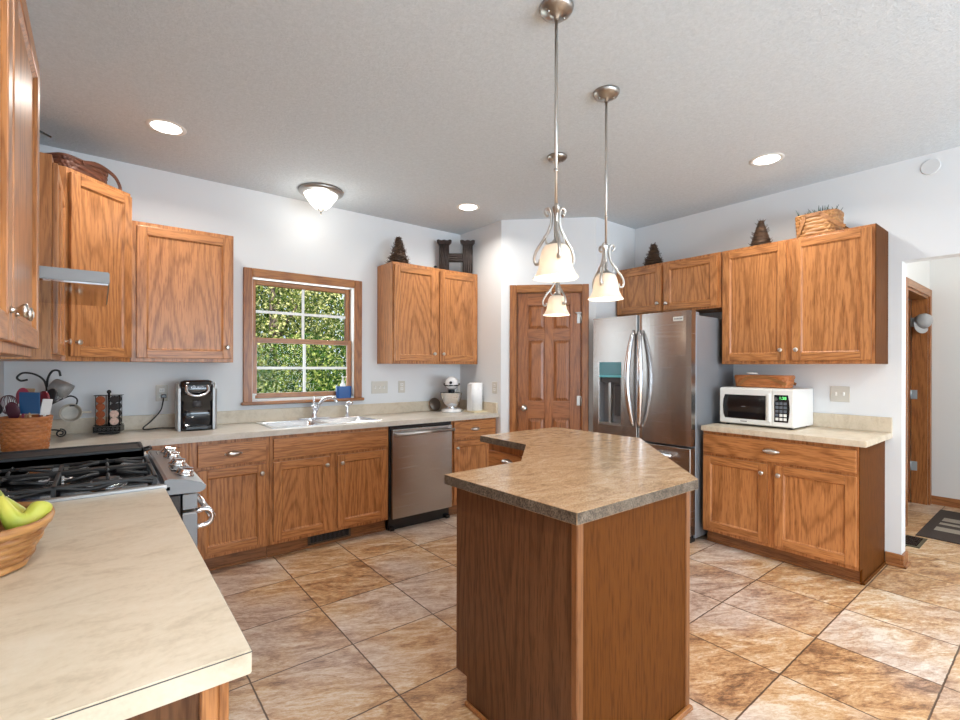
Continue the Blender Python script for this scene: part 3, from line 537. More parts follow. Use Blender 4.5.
# ------------------------------------------------------------------ gas range, front faces +X
r = thing('gas_range', 'stainless gas range with black grates between the two left counters', 'stove', (0, 0, 0))
SY_0, SY_1 = 2.066, 2.836
bm = new(); box(bm, XL + 0.01, 0.235, SY_0, SY_1, 0.06, 0.866, 0.002); box(bm, XL + 0.01, 0.18, SY_0, SY_1, 0.866, 0.885, 0); O('body', bm, BLACK, r)
bm = new(); box(bm, XL + 0.01, 0.205, SY_0, SY_1, 0.885, 0.905, 0.004, 0); O('cooktop', bm, BLACKG, r)
bm = new(); box(bm, XL + 0.01, 0.195, SY_0 - 0.001, SY_0 + 0.014, 0.893, 0.915, 0.004); O('side_trim', bm, STEEL, r); bm = new(); box(bm, XL + 0.01, 0.195, SY_1 - 0.014, SY_1, 0.893, 0.915, 0.004); O('side_trim', bm, STEEL, r)
bm = new(); pr = [(0.185, 0.873), (0.295, 0.868), (0.312, 0.876), (0.318, 0.890), (0.302, 0.904), (0.25, 0.922), (0.195, 0.930), (0.185, 0.925)]
loft(bm, [[(x, y, z) for x, z in pr] for y in (SY_0, SY_0 + 0.012, SY_1 - 0.012, SY_1)], 0, True, True, True, False)
for f in bm.faces:
    if len(f.verts) > 4: f.material_index = 1
cp = O('control_panel', bm, [STEEL, ENDCAP], r)
bm = new(); Mt = T(0.25, 2.285, 0.922) @ RY(0.27); box(bm, -0.03, 0.03, -0.05, 0.05, -0.002, 0.003, 0.001, 0, Mt); O('clock_display', bm, BLACKG, cp)
for y in (2.175, 2.40, 2.60, 2.745):
    bm = new(); Mt = T(0.258, y, 0.9195) @ RY(0.3); lathe(bm, [(0.034, 0), (0.034, 0.005), (0.029, 0.008), (0.028, 0.02), (0.024, 0.025)], 24, 0, Mt); box(bm, -0.028, 0.028, -0.008, 0.008, 0.02, 0.032, 0.004, 0, Mt @ RZ(0.5)); O('knob', bm, CHROME, cp)
bm = new(); box(bm, 0.24, 0.29, SY_0 + 0.004, SY_1 - 0.004, 0.24, 0.795, 0.004, 0); box(bm, 0.2905, 0.291, SY_0 + 0.12, SY_1 - 0.12, 0.32, 0.68, 0, 1); box(bm, 0.242, 0.2885, SY_0 + 0.0035, SY_0 + 0.0045, 0.245, 0.79, 0, 2); dr = O('oven_door', bm, [STEEL, BLACKG, ENDCAP], r)
bm = new(); box(bm, 0.24, 0.29, SY_0 + 0.004, SY_1 - 0.004, 0.808, 0.866, 0.003); box(bm, 0.242, 0.2885, SY_0 + 0.0035, SY_0 + 0.0045, 0.811, 0.863, 0, 1); O('front_band', bm, [STEEL, ENDCAP], r)
bm = new(); tube(bm, [(0.345, SY_0 + 0.05, 0.76), (0.345, SY_1 - 0.05, 0.76)], 0.012, 12)
for y in (SY_0 + 0.05, SY_1 - 0.05): tube(bm, curve([(0.288, y, 0.785), (0.32, y, 0.79), (0.342, y, 0.775), (0.345, y, 0.75), (0.33, y, 0.73), (0.288, y, 0.725)], 12), 0.010, 8)
O('oven_handle', bm, CHROME, dr)
bm = new(); box(bm, 0.24, 0.288, SY_0 + 0.004, SY_1 - 0.004, 0.07, 0.23, 0.004); O('storage_drawer', bm, STEEL, r)
bm = new(); box(bm, XL + 0.02, 0.17, SY_0 + 0.01, SY_1 - 0.01, 0.0, 0.06); O('plinth', bm, BLACK, r)
# burners and grates
for bx, by, br in ((-0.28, 2.24, 0.045), (0.02, 2.24, 0.05), (-0.13, 2.45, 0.045), (-0.28, 2.66, 0.045), (0.02, 2.66, 0.05)):
    bm = new(); lathe(bm, [(br * 1.3, 0.905), (br * 1.2, 0.913), (br, 0.915), (br * 0.95, 0.922)], 24, 1); lathe(bm, [(br * 0.8, 0.922), (br * 0.8, 0.928), (br * 0.5, 0.931)], 20, 0)
    o = O('burner', bm, [IRON, CHROME], r); o.location = (bx, by, 0)
def grate(y0, y1, name='grate'):
    bm = new(); zt = 0.951; x0, x1 = -0.40, 0.165; w = 0.006; ym = (y0 + y1) / 2
    for y in (y0, y1 - 0.012): box(bm, x0, x1, y, y + 0.012, zt - 0.016, zt - 0.004, 0.002)
    for x in (x0, (x0 + x1) / 2 - w, x1 - 0.012): box(bm, x, x + 0.012, y0, y1, zt - 0.016, zt - 0.004, 0.002)
    for cx in ((x0 * 3 + x1) / 4, (x0 + x1 * 3) / 4):
        for k in range(6):
            a = PI / 6 + k * PI / 3; R0, R1 = 0.03, 0.135
            p = [(cx + R0 * math.cos(a), ym + R0 * math.sin(a), zt), (cx + 0.06 * math.cos(a), ym + 0.06 * math.sin(a), zt + 0.001), (cx + R1 * math.cos(a), ym + min(y1 - ym, 0.115) * math.sin(a), zt - 0.008)]
            tube(bm, p, [0.005, 0.006, 0.006], 4)
    for x in (x0 + 0.005, x1 - 0.008, (x0 + x1) / 2):
        for y in (y0 + 0.005, y1 - 0.006): box(bm, x - 0.006, x + 0.006, y - 0.006, y + 0.006, 0.905, zt - 0.012, 0)
    # wavy lower rail along the near side
    P = [(x0 + (x1 - x0) * i / 40, y0 + 0.006, 0.932 - 0.007 * math.cos(i / 40 * 6 * PI)) for i in range(41)]
    tube(bm, P, 0.007, 6)
    return O(name, bm, IRON, r)
grate(2.085, 2.375); grate(2.385, 2.56)
bm = new(); box(bm, -0.345, 0.155, 2.575, 2.795, 0.938, 0.976, 0.005); box(bm, -0.345, 0.155, 2.575, 2.59, 0.93, 0.983, 0.004); box(bm, -0.345, 0.155, 2.78, 2.795, 0.93, 0.983, 0.004); box(bm, -0.345, -0.33, 2.575, 2.795, 0.93, 0.983, 0.004); box(bm, 0.14, 0.155, 2.575, 2.795, 0.93, 0.983, 0.004)
for x in (-0.33, 0.14):
    for y in (2.59, 2.78): box(bm, x - 0.01, x + 0.01, y - 0.01, y + 0.01, 0.906, 0.94)
tube(bm, [(0.15, 2.66, 0.955), (0.185, 2.665, 0.965), (0.185, 2.71, 0.965), (0.15, 2.715, 0.955)], 0.007, 8); tube(bm, [(-0.34, 2.66, 0.955), (-0.375, 2.665, 0.965), (-0.375, 2.71, 0.965), (-0.34, 2.715, 0.955)], 0.007, 8)
tag(O('griddle', bm, IRON), 'long black cast iron griddle lying across the far burners of the stove', 'griddle')

# range hood
r = thing('range_hood', 'slim stainless range hood with polished underside over the stove', 'range hood', (0, 0, 0))
bm = new(); prism(bm, [(XL + .003, 2.08), (0.026, 2.08), (0.026, 2.828), (XL + .003, 2.828)], 1.624, 1.664, 0, 0.003); O('visor', bm, plain('hood_grey_metal', (0.24, 0.24, 0.24), 0.42, 0.3), r)
bm = new(); box(bm, XL + .01, 0.022, 2.084, 2.824, 1.6185, 1.624); u = O('underside', bm, MIRROR, r, 'mirror polished underside')
bm = new(); box(bm, -0.40, -0.20, 2.3, 2.7, 1.613, 1.6185, 0.002); O('filter', bm, DARK, r)

# ------------------------------------------------------------------ sink, faucet, sprayer
r = thing('sink', 'double bowl stainless steel drop-in sink in the counter below the window', 'sink', (0, 0, 0))
bm = new(); zr = 0.909; mid = (SX0 + SX1) / 2; BW = [(SX0 + 0.03, mid - 0.018), (mid + 0.018, SX1 - 0.03)]; by0, by1 = SY0 + 0.03, SY1 - 0.085
box(bm, SX0, SX1, SY0, by0, ZC - .001, zr, 0.003); box(bm, SX0, SX1, by1, SY1, ZC - .001, zr, 0.003); box(bm, SX0, BW[0][0], by0, by1, ZC - .001, zr, 0.002); box(bm, BW[1][1], SX1, by0, by1, ZC - .001, zr, 0.002); box(bm, BW[0][1], BW[1][0], by0, by1, ZC - .02, zr - 0.001, 0.003)
O('rim', bm, SINK, r)
def rrect(x0, x1, y0, y1, rad, z, n=5):
    out = []
    for cx, cy, a0 in ((x1 - rad, y1 - rad, 0), (x0 + rad, y1 - rad, PI / 2), (x0 + rad, y0 + rad, PI), (x1 - rad, y0 + rad, 1.5 * PI)):
        for k in range(n + 1): a = a0 + PI / 2 * k / n; out.append((cx + rad * math.cos(a), cy + rad * math.sin(a), z))
    return out
for a, b in BW:
    bm = new(); rings = [rrect(a - .003, b + .003, by0 - .003, by1 + .003, 0.03, zr - .0005), rrect(a + .004, b - .004, by0 + .004, by1 - .004, 0.05, 0.895), rrect(a + .012, b - .012, by0 + .012, by1 - .012, 0.06, 0.76), rrect(a + .05, b - .05, by0 + .05, by1 - .05, 0.06, 0.735)]
    loft(bm, rings, 0, True, False, True, True); lathe(bm, [(0.04, 0.736), (0.03, 0.738), (0.01, 0.737)], 20, 1, T((a + b) / 2, (by0 + by1) / 2, 0)); O('bowl', bm, [SINK, CHROME], r)
fy = 3.965; fx = 1.395
r = thing('faucet', 'single lever gooseneck kitchen faucet behind the sink', 'faucet', (fx, fy, zr))
bm = new(); box(bm, -0.13, 0.13, -0.028, 0.028, 0.0, 0.012, 0.005, seg=2); lathe(bm, [(0.03, 0.0), (0.028, 0.02), (0.023, 0.03), (0.023, 0.09), (0.026, 0.10), (0.02, 0.115)], 20); O('base', bm, CHROME, r)
bm = new(); tube(bm, curve([(0.008, -0.008, 0.05), (0.03, -0.03, 0.115), (0.06, -0.065, 0.165), (0.10, -0.115, 0.178), (0.125, -0.145, 0.162), (0.13, -0.15, 0.14)], 20), 0.0135, 12); O('spout', bm, CHROME, r)
bm = new(); tube(bm, curve([(0, 0, 0.10), (-0.004, 0.0, 0.14), (0.005, -0.002, 0.185)], 10), 0.0095, 10); O('lever', bm, CHROME, r)
r = thing('side_sprayer', 'chrome side sprayer standing at the right of the sink', 'sprayer', (1.685, fy + 0.005, zr))
bm = new(); lathe(bm, [(0.024, 0), (0.022, 0.008), (0.014, 0.015), (0.0135, 0.06), (0.016, 0.085), (0.017, 0.10)], 16); O('holder', bm, CHROME, r)
bm = new(); tube(bm, [(0, 0, 0.09), (0.002, -0.005, 0.112), (0.014, -0.02, 0.124), (0.034, -0.035, 0.116)], [0.015, 0.017, 0.017, 0.013], 10); O('spray_head', bm, CHROME, r)
r = thing('soap_caddy', 'blue sponge caddy standing on the window sill', 'caddy', (1.70, YB - 0.002, 1.0625))
bm = new(); BLUE = plain('blue_plastic', (0.012, 0.085, 0.30), 0.35)
pts = lambda z, s: rrect(-0.07 * s, 0.07 * s, -0.03 * s, 0.03 * s, 0.025, z)
loft(bm, [pts(0, 0.94), pts(0.06, 0.98), pts(0.105, 1.0), pts(0.105, 0.94), pts(0.02, 0.9)], 0, True, True, True, False); O('cup', bm, BLUE, r)
r = thing('soap_bottle', 'white pump soap bottle standing in the blue caddy on the sill', 'bottle', (1.693, YB - 0.002, 1.084))
bm = new(); lathe(bm, [(0.023, 0), (0.0235, 0.09), (0.02, 0.108), (0.011, 0.118), (0.011, 0.124)], 20); O('bottle_body', bm, plain('clear_white_soap', (0.82, 0.86, 0.88), 0.15), r)
bm = new(); lathe(bm, [(0.013, 0.124), (0.013, 0.136), (0.005, 0.139), (0.005, 0.160), (0.009, 0.163), (0.009, 0.172)], 14); box(bm, -0.007, 0.034, -0.005, 0.005, 0.163, 0.171, 0.002); O('pump', bm, WHITE, r)

# ------------------------------------------------------------------ counter items
# pod coffee maker
r = thing('coffee_maker', 'black and silver single cup pod coffee maker on the counter left of the window', 'coffee maker', (0.53, 3.88, ZC), math.radians(-4))
def sec(w, y0, y1, z, rad=0.04): return rrect(-w / 2, w / 2, y0, y1, rad, z)
SILV = plain('silver_plastic', (0.36, 0.355, 0.35), 0.35, 0.5)
bm = new(); loft(bm, [sec(0.20, -0.12, 0.12, 0.0), sec(0.205, -0.125, 0.13, 0.03), sec(0.205, -0.112, 0.13, 0.031), sec(0.205, -0.112, 0.13, 0.20), sec(0.205, -0.125, 0.13, 0.205), sec(0.208, -0.13, 0.13, 0.31), sec(0.195, -0.12, 0.12, 0.335), sec(0.15, -0.08, 0.08, 0.346)], 0, True, True, True, True); O('body', bm, BLACKG, r)
for s in (-1, 1):
    bm = new(); prof = [(-0.112, 0), (0.12, 0), (0.12, 0.30), (0.09, 0.328), (-0.07, 0.328), (-0.118, 0.29), (-0.114, 0.2)]
    loft(bm, [[(s * 0.095, y, z) for y, z in prof], [(s * 0.109, y, z) for y, z in prof], [(s * 0.121, y * 0.9, 0.01 + z * 0.93) for y, z in prof]], 0, True, True, True, False); O('side_panel', bm, SILV, r, 'silver side panel')
bm = new(); tube(bm, curve([(-0.062, -0.128, 0.312), (-0.062, -0.146, 0.27), (-0.035, -0.155, 0.247), (0, -0.157, 0.24), (0.035, -0.155, 0.247), (0.062, -0.146, 0.27), (0.062, -0.128, 0.312)], 30), 0.0085, 10); O('handle', bm, CHROME, r)
bm = new(); text(bm, 'KEURIG', 0.022, T(0, -0.1312, 0.295) @ RX(PI / 2)); O('logo', bm, plain('logo_silver', (0.6, 0.58, 0.66), 0.3), r)
bm = new(); box(bm, -0.07, 0.07, -0.135, -0.058, 0.006, 0.032, 0.006); [box(bm, -0.06, 0.06, -0.13 + i * 0.012, -0.124 + i * 0.012, 0.032, 0.034, 0, 1) for i in range(6)]; O('drip_tray', bm, [BLACK, DARK], r)
bm = new(); lathe(bm, [(0.028, 0.205), (0.03, 0.17), (0.018, 0.16)], 20, 0, T(0, -0.1, 0)); O('spout', bm, DARK, r)
bm = new(); tube(bm, curve([(0.355, 4.05, 1.125), (0.35, 4.035, 1.09), (0.335, 4.03, 1.03), (0.285, 4.02, 0.965), (0.235, 4.0, 0.92), (0.25, 3.98, 0.9075), (0.33, 3.985, 0.912), (0.40, 3.98, 0.9075), (0.46, 3.975, 0.9075)], 48), 0.0042, 8); box(bm, 0.34, 0.372, 4.045, 4.077, 1.115, 1.142, 0.004)
tag(O('power_cord', bm, BLACK), 'black power cord running from the outlet to the coffee maker', 'cord')

# wall plates
def plate(loc, rz, w, kind, label):
    r = thing('outlet' if kind == 'o' else 'light_switch', label, 'outlet' if kind == 'o' else 'switch', loc, rz, None)
    bm = new(); box(bm, -w / 2, w / 2, -0.006, 0, -0.057, 0.057, 0.003, seg=2); O('cover_plate', bm, OFFW, r)
    n = 1 if kind == 'o' else round((w - 0.024) / 0.046)
    for i in range(n):
        x = (i - (n - 1) / 2) * 0.046
        if kind == 'o':
            for z in (-0.02, 0.02):
                bm = new(); box(bm, x - 0.016, x + 0.016, -0.008, -0.005, z - 0.014, z + 0.014, 0.003, 0); box(bm, x - 0.007, x - 0.005, -0.0085, -0.007, z - 0.005, z + 0.006, 0, 1); box(bm, x + 0.005, x + 0.007, -0.0085, -0.007, z - 0.005, z + 0.006, 0, 1); O('socket', bm, [WHITE, DARK], r)
        else:
            bm = new(); box(bm, x - 0.005, x + 0.005, -0.014, -0.005, -0.002, 0.014, 0.002); box(bm, x - 0.006, x + 0.006, -0.007, -0.005, -0.013, 0.013); O('toggle', bm, WHITE, r)
plate((0.347, YB - .001, 1.15), 0, 0.072, 'o', 'single outlet plate left of the coffee maker')
plate((2.05, YB - .001, 1.15), 0, 0.165, 's', 'three toggle switch plate just right of the window')
plate((2.283, YB - .001, 1.15), 0, 0.072, 'o', 'single outlet plate left of the stand mixer')
plate((2.986, 3.515, 1.145), -PI / 2 + PI, 0.072, 'o', 'single outlet plate on the side wall by the pantry door') if False else plate((2.984, 3.515, 1.145), -PI / 2, 0.072, 'o', 'single outlet plate on the side wall by the pantry door')
plate((XR - .001, 1.09, 1.152), -PI / 2, 0.118, 's', 'two toggle switch plate right of the microwave')
bm = new(); lathe(bm, [(0.05, 0), (0.05, 0.004), (0.046, 0.007)], 32, 0, T(XR, 0.608, 2.654) @ RY(-PI / 2)); tag(O('cover_disc', bm, wallmat('painted_disc', (0.66, 0.675, 0.685))), 'round painted cover disc high on the right wall above the opening', 'cover plate')

# stand mixer
r = thing('stand_mixer', 'white stand mixer with steel bowl in the corner below the two door cabinet', 'mixer', (2.72, 3.865, ZC), math.radians(-38))
MW = plain('mixer_white', (0.78, 0.78, 0.78), 0.18, coat=0.5)
bm = new(); rings = []
def oval(a, b, y, z, n=20): return [(a * math.cos(2 * PI * k / n), y + b * math.sin(2 * PI * k / n), z) for k in range(n)]
loft(bm, [oval(0.10, 0.155, -0.005, 0.0), oval(0.105, 0.16, -0.005, 0.012), oval(0.095, 0.15, -0.005, 0.03), oval(0.06, 0.11, 0, 0.036)], 0); O('base', bm, MW, r)
bm = new(); loft(bm, [oval(0.05, 0.045, 0.105, 0.03), oval(0.045, 0.04, 0.11, 0.12), oval(0.045, 0.045, 0.105, 0.20), oval(0.055, 0.06, 0.09, 0.25)], 0); O('column', bm, MW, r)
bm = new(); P = [(0, 0.17, 0.272), (0, 0.15, 0.272), (0, 0.09, 0.273), (0, 0.0, 0.278), (0, -0.09, 0.283), (0, -0.135, 0.283), (0, -0.155, 0.282)]; tube(bm, P, [0.03, 0.055, 0.066, 0.07, 0.064, 0.052, 0.03], 20); O('motor_head', bm, MW, r)
bm = new(); lathe(bm, [(0.014, 0), (0.014, 0.03)], 14, 0, T(0, -0.15, 0.29) @ RX(PI / 2)); tube(bm, [(-0.066, -0.08, 0.262), (-0.05, -0.137, 0.262), (0, -0.158, 0.262), (0.05, -0.137, 0.262), (0.066, -0.08, 0.262)], 0.0065, 8); lathe(bm, [(0.03, 0.185), (0.034, 0.215)], 20, 0, T(0, -0.06, 0)); sphere(bm, (0.07, 0.01, 0.27), 0.012, 10); sphere(bm, (-0.07, 0.01, 0.27), 0.012, 10); O('trim_band', bm, plain('dark_band', (0.03, 0.03, 0.035), 0.25, 0.5), r)
bm = new(); lathe(bm, [(0.045, 0.034), (0.05, 0.045), (0.035, 0.052), (0.06, 0.068), (0.088, 0.105), (0.102, 0.15), (0.108, 0.19), (0.111, 0.192), (0.105, 0.188), (0.098, 0.15)], 32, 0, T(0, -0.06, 0), True, False); O('bowl', bm, CHROME, r)

# round dark lid and paper towels
bm = new(); Mt = T(2.635, YB - 0.055, ZC + 0.066) @ RX(math.radians(75)); lathe(bm, [(0.001, -0.004), (0.062, -0.004), (0.066, 0.0), (0.062, 0.004), (0.001, 0.004)], 32, 0, Mt, True, True); tag(O('round_trivet', bm, plain('dark_bronze', (0.16, 0.125, 0.10), 0.4, 0.3)), 'round dark trivet leaning on the backsplash behind the stand mixer', 'trivet')
r = thing('paper_towel_holder', 'cream board holding the paper towel roll at the right end of the counter', 'holder', (2.88, 3.685, ZC), 0)
bm = new(); box(bm, -0.085, 0.085, -0.085, 0.085, 0.0, 0.016, 0.006, seg=2); O('base_board', bm, CREAM, r)
bm = new(); lathe(bm, [(0.009, 0.016), (0.009, 0.285), (0.006, 0.29)], 14); O('post', bm, CREAM, r)
bm = new(); rings = []
for z in (0.018, 0.285):
    ring = []
    for k in range(40):
        a = 2 * PI * k / 40; rr = 0.062 + (0.0 if k < 34 else 0.002 * (k - 34)); ring.append((rr * math.cos(a), rr * math.sin(a), z))
    rings.append(ring)
loft(bm, rings, 0, True, True, True, True); box(bm, -0.082, -0.079, -0.04, 0.03, 0.018, 0.275, 0.001)
prism(bm, [(-0.0805, 0.028), (-0.0785, 0.03), (-0.05, 0.045), (-0.05, 0.042)], 0.018, 0.275)
o = tag(O('paper_towel_roll', bm, PAPER, loc=(2.88, 3.685, ZC)), 'white paper towel roll standing upright right of the stand mixer', 'paper towels')

# microwave (faces -X)
r = thing('microwave', 'white countertop microwave with black window on the short counter beside the refrigerator', 'microwave', (3.80, 1.79, ZC), -PI / 2) if False else thing('microwave', 'white countertop microwave with black window on the short counter beside the refrigerator', 'microwave', (3.83, 1.765, ZC), -PI / 2)
MWW, MWH, MWD = 0.515, 0.275, 0.375
bm = new(); box(bm, 0, MWW, 0.0, MWD, 0.012, MWH + 0.012, 0.006, 0, seg=2)
for x in (0.04, MWW - 0.04):
    for y in (0.04, MWD - 0.04): lathe(bm, [(0.014, 0), (0.012, 0.013)], 10, 1, T(x, y, 0))
O('housing', bm, [WHITE, BLACK], r)
bm = new(); box(bm, 0.004, 0.375, -0.022, 0.0, 0.018, MWH + 0.008, 0.008, 0, seg=2); dr = O('door', bm, WHITE, r)
bm = new(); P = [(0.045, 0.055), (0.335, 0.055), (0.335, 0.235), (0.045, 0.235), (0.034, 0.20), (0.03, 0.145), (0.034, 0.09)]
t = new(); a = [t.verts.new((x, -0.0235, z)) for x, z in P]; b = [t.verts.new((x, -0.021, z)) for x, z in P]; t.faces.new(a); [t.faces.new([a[i], a[(i + 1) % len(P)], b[(i + 1) % len(P)], b[i]]) for i in range(len(P))]; merge(bm, t); O('window', bm, BLACKG, dr, 'dark glass window')
bm = new(); box(bm, 0.348, 0.368, -0.038, -0.018, 0.045, 0.25, 0.007, seg=2); O('handle', bm, WHITE, dr)
bm = new(); box(bm, 0.16, 0.205, -0.0227, -0.0215, 0.033, 0.040, 0, 0); box(bm, 0.165, 0.195, -0.0242, -0.0234, 0.145, 0.150, 0, 0); O('brand_mark', bm, GREYM, dr)
bm = new(); box(bm, 0.377, MWW - 0.004, -0.022, 0.0, 0.018, MWH + 0.008, 0.006, 0, seg=2); cp = O('control_panel', bm, WHITE, r)
bm = new(); P = [(0.392, 0.05), (0.480, 0.05), (0.488, 0.10), (0.491, 0.15), (0.488, 0.2), (0.480, 0.245), (0.392, 0.245)]
t = new(); a = [t.verts.new((x, -0.0235, z)) for x, z in P]; b = [t.verts.new((x, -0.021, z)) for x, z in P]; t.faces.new(a); [t.faces.new([a[i], a[(i + 1) % len(P)], b[(i + 1) % len(P)], b[i]]) for i in range(len(P))]; merge(bm, t, 0); O('keypad', bm, BLACKG, cp)
BTN = plain('keypad_button', (0.12, 0.14, 0.17), 0.4)
for i in range(5):
    for j in range(3):
        bm = new(); x = 0.40 + j * 0.026; z = 0.062 + i * 0.028; box(bm, x, x + 0.02, -0.0248, -0.0233, z, z + 0.02, 0.001); O('button', bm, WHITE if (i == 0 or (i == 1 and j > 0)) else BTN, cp)
bm = new(); text(bm, '1:28', 0.028, T(0.447, -0.0242, 0.222) @ RX(PI / 2)); O('clock_digits', bm, GREEN7, cp, 'green clock digits')

# ------------------------------------------------------------------ baskets
def sup(a, b, p, n=96):
    out = []
    for k in range(n):
        t = 2 * PI * k / n; c, s = math.cos(t), math.sin(t); out.append((a * math.copysign(abs(c) ** (2 / p), c), b * math.copysign(abs(s) ** (2 / p), s)))
    return out
def basket_mesh(a0, b0, a1, b1, h, rows, p=2.6, amp=0.003, spokes=26, rowamp=0.0036, n=104):
    bm = new(); rings = []
    for i in range(rows):
        for q, bul in ((0.02, 0.15), (0.3, 0.9), (0.7, 0.9), (0.98, 0.15)):
            u = (i + q) / rows; a, b = a0 + (a1 - a0) * u, b0 + (b1 - b0) * u; base = sup(a, b, p, n); ring = []
            for k, (x, y) in enumerate(base):
                w = amp * math.sin(spokes * 2 * PI * k / n + PI * i) + rowamp * bul; l = math.hypot(x, y); f = 1 + w / l; ring.append((x * f, y * f, h * u))
            rings.append(ring)
    loft(bm, rings, 0, True, True, False, True)
    ri = [[(x * 0.95, y * 0.95, h * 0.985) for x, y in sup(a1, b1, p, n)], [(x * 0.94, y * 0.94, 0.012) for x, y in sup(a0, b0, p, n)]]
    loft(bm, ri, 0, True, False, True, True)
    return bm
def rim_mesh(a, b, h, p=2.6, r=0.007, n=72):
    bm = new(); P = [(x, y, h) for x, y in sup(a, b, p, n)]; P.append(P[0]); P.append(P[1]); tube(bm, P, r, 8, 0, None, 1.5); return bm
# fruit basket on the near counter
r = thing('fruit_basket', 'oval woven basket holding bananas on the near beige counter', 'basket', (-0.255, 1.475, ZC + .001))
O('basket_body', basket_mesh(0.125, 0.10, 0.165, 0.145, 0.098, 6, 2.6, 0.0016, 14, 0.0075), WICK, r); O('rim', rim_mesh(0.168, 0.148, 0.098, 2.6, 0.0065), WICK, r)
BAN = NT('banana_skin'); f = BAN.noise(BAN.coord(), 9, 3); BAN.l(BAN.ramp(f, [(0.4, (0.36, 0.46, 0.05)), (0.6, (0.62, 0.58, 0.10))]), BAN.b.inputs['Base Color']); BAN.b.inputs['Roughness'].default_value = 0.4; BAN = BAN.m
GRNB = plain('green_skin', (0.22, 0.38, 0.03), 0.4, var=0.25, scale=20); STEM = plain('stem_green', (0.25, 0.28, 0.06), 0.6)
r = thing('banana_bunch', 'bunch of greenish yellow bananas with its stalk up in the woven fruit basket', 'bananas', (-0.172, 1.47, 1.062))
for i, P in enumerate((((0.002, 0, -0.004), (0.008, -0.012, -0.018), (0.020, -0.026, -0.044), (0.034, -0.030, -0.062), (0.052, -0.020, -0.062), (0.068, 0.0, -0.042), (0.072, 0.008, -0.033)),
                       ((0.0, -0.003, -0.004), (-0.008, -0.018, -0.02), (-0.016, -0.035, -0.046), (-0.024, -0.045, -0.070), (-0.04, -0.045, -0.082), (-0.062, -0.04, -0.074), (-0.07, -0.038, -0.066)),
                       ((0.0, 0.003, -0.004), (0.004, 0.018, -0.018), (0.014, 0.035, -0.042), (0.022, 0.048, -0.064), (0.02, 0.07, -0.074), (0.008, 0.095, -0.06), (0.004, 0.1, -0.052)),
                       ((-0.003, 0.002, -0.004), (-0.018, 0.012, -0.02), (-0.034, 0.02, -0.046), (-0.05, 0.024, -0.068), (-0.075, 0.022, -0.074), (-0.1, 0.02, -0.056), (-0.108, 0.018, -0.048)))):
    bm = new(); C_ = curve(P, 18); n = len(C_); rad = [0.006 + 0.0155 * min(1, max(0, (k / (n - 1) - 0.05) / 0.4)) ** 1.2 if k / (n - 1) < 0.8 else 0.0215 * max(0.12, math.sqrt(max(0, 1 - ((k / (n - 1) - 0.8) / 0.205) ** 2))) for k in range(n)]
    tube(bm, C_, rad, 10); O('banana', bm, GRNB if i == 1 else BAN, r)
bm = new(); tube(bm, [(0.001, 0, -0.012), (-0.004, 0, 0.002), (-0.014, 0.002, 0.010)], [0.011, 0.009, 0.010], 8); O('stalk', bm, STEM, r)
# utensil basket behind the stove
UB = (-0.283, 3.215)
r = thing('utensil_basket', 'round orange woven basket full of cooking utensils behind the stove', 'basket', (*UB, ZC + .001))
O('basket_body', basket_mesh(0.078, 0.078, 0.095, 0.095, 0.185, 12, 2.0, 0.003, 16, n=96), WICKO, r); O('rim', rim_mesh(0.096, 0.096, 0.185, 2.0, 0.005), WICKO, r)
UZ = ZC + 0.04
def utensil(kind, name, dx, dy, lx, ly, Lh, mat, label, cat, rz=0.0):
    r = thing(name, label, cat, (UB[0] + dx, UB[1] + dy, UZ), 0)
    d = Vector((lx, ly, 1)).normalized(); top = d * Lh; bm = new(); tube(bm, [(0, 0, 0), tuple(top * 0.5), tuple(top)], 0.0055, 8); O('handle', bm, mat[0], r)
    q = Vector((0, 0, 1)).rotation_difference(d).to_matrix().to_4x4(); Mt = Matrix.Translation(top) @ q @ RZ(rz); bm = new()
    if kind == 'spatula': box(bm, -0.04, 0.04, -0.004, 0.004, -0.005, 0.10, 0.0035, 0, Mt, 2)
    elif kind == 'spoon': sphere(bm, (0, 0, 0.035), 0.032, 16, 0, (0.95, 0.28, 1.35), Mt)
    elif kind == 'ladle': sphere(bm, (0, -0.01, 0.025), 0.034, 16, 0, (1, 0.7, 1), Mt)
    elif kind == 'turner': box(bm, -0.022, 0.022, -0.003, 0.003, -0.005, 0.075, 0.003, 0, Mt, 2)
    elif kind == 'whisk':
        for k in range(6):
            a = PI * k / 6; P = [(0.032 * math.sin(PI * u) ** 0.8 * math.cos(a) * (1 if True else 1), 0.032 * math.sin(PI * u) ** 0.8 * math.sin(a), 0.09 * (1 - math.cos(PI * u)) / 2) for u in [i / 8 for i in range(9)]]
            tube(bm, P, 0.0016, 5, 0, Mt); tube(bm, [(-x, -y, z) for x, y, z in P], 0.0016, 5, 0, Mt)
    O('head', bm, mat[1], r)
MBLUE = plain('utensil_blue', (0.015, 0.075, 0.19), 0.4); MRED = plain('utensil_dark_red', (0.17, 0.012, 0.02), 0.35); MPINK = plain('utensil_pink_red', (0.42, 0.05, 0.09), 0.4); MWHT = plain('utensil_white', (0.72, 0.70, 0.68), 0.4); MWD_ = plain('utensil_wood', (0.5, 0.32, 0.18), 0.5); MBLK = plain('utensil_black', (0.015, 0.015, 0.018), 0.35); MMAR = plain('utensil_maroon', (0.07, 0.012, 0.025), 0.4)
utensil('spatula', 'spatula', 0.02, -0.045, 0.0, -0.10, 0.175, (MWD_, MBLUE), 'blue square spatula at the front of the utensil basket', 'spatula', -0.35)
utensil('spoon', 'spoon', 0.03, -0.01, 0.14, 0.0, 0.20, (MRED, MRED), 'dark red spoon at the right of the utensil basket', 'spoon', -0.5)
utensil('spoon', 'spoon', -0.01, 0.02, -0.02, 0.1, 0.215, (MPINK, MPINK), 'pinkish red spoon behind the blue spatula', 'spoon', -0.5)
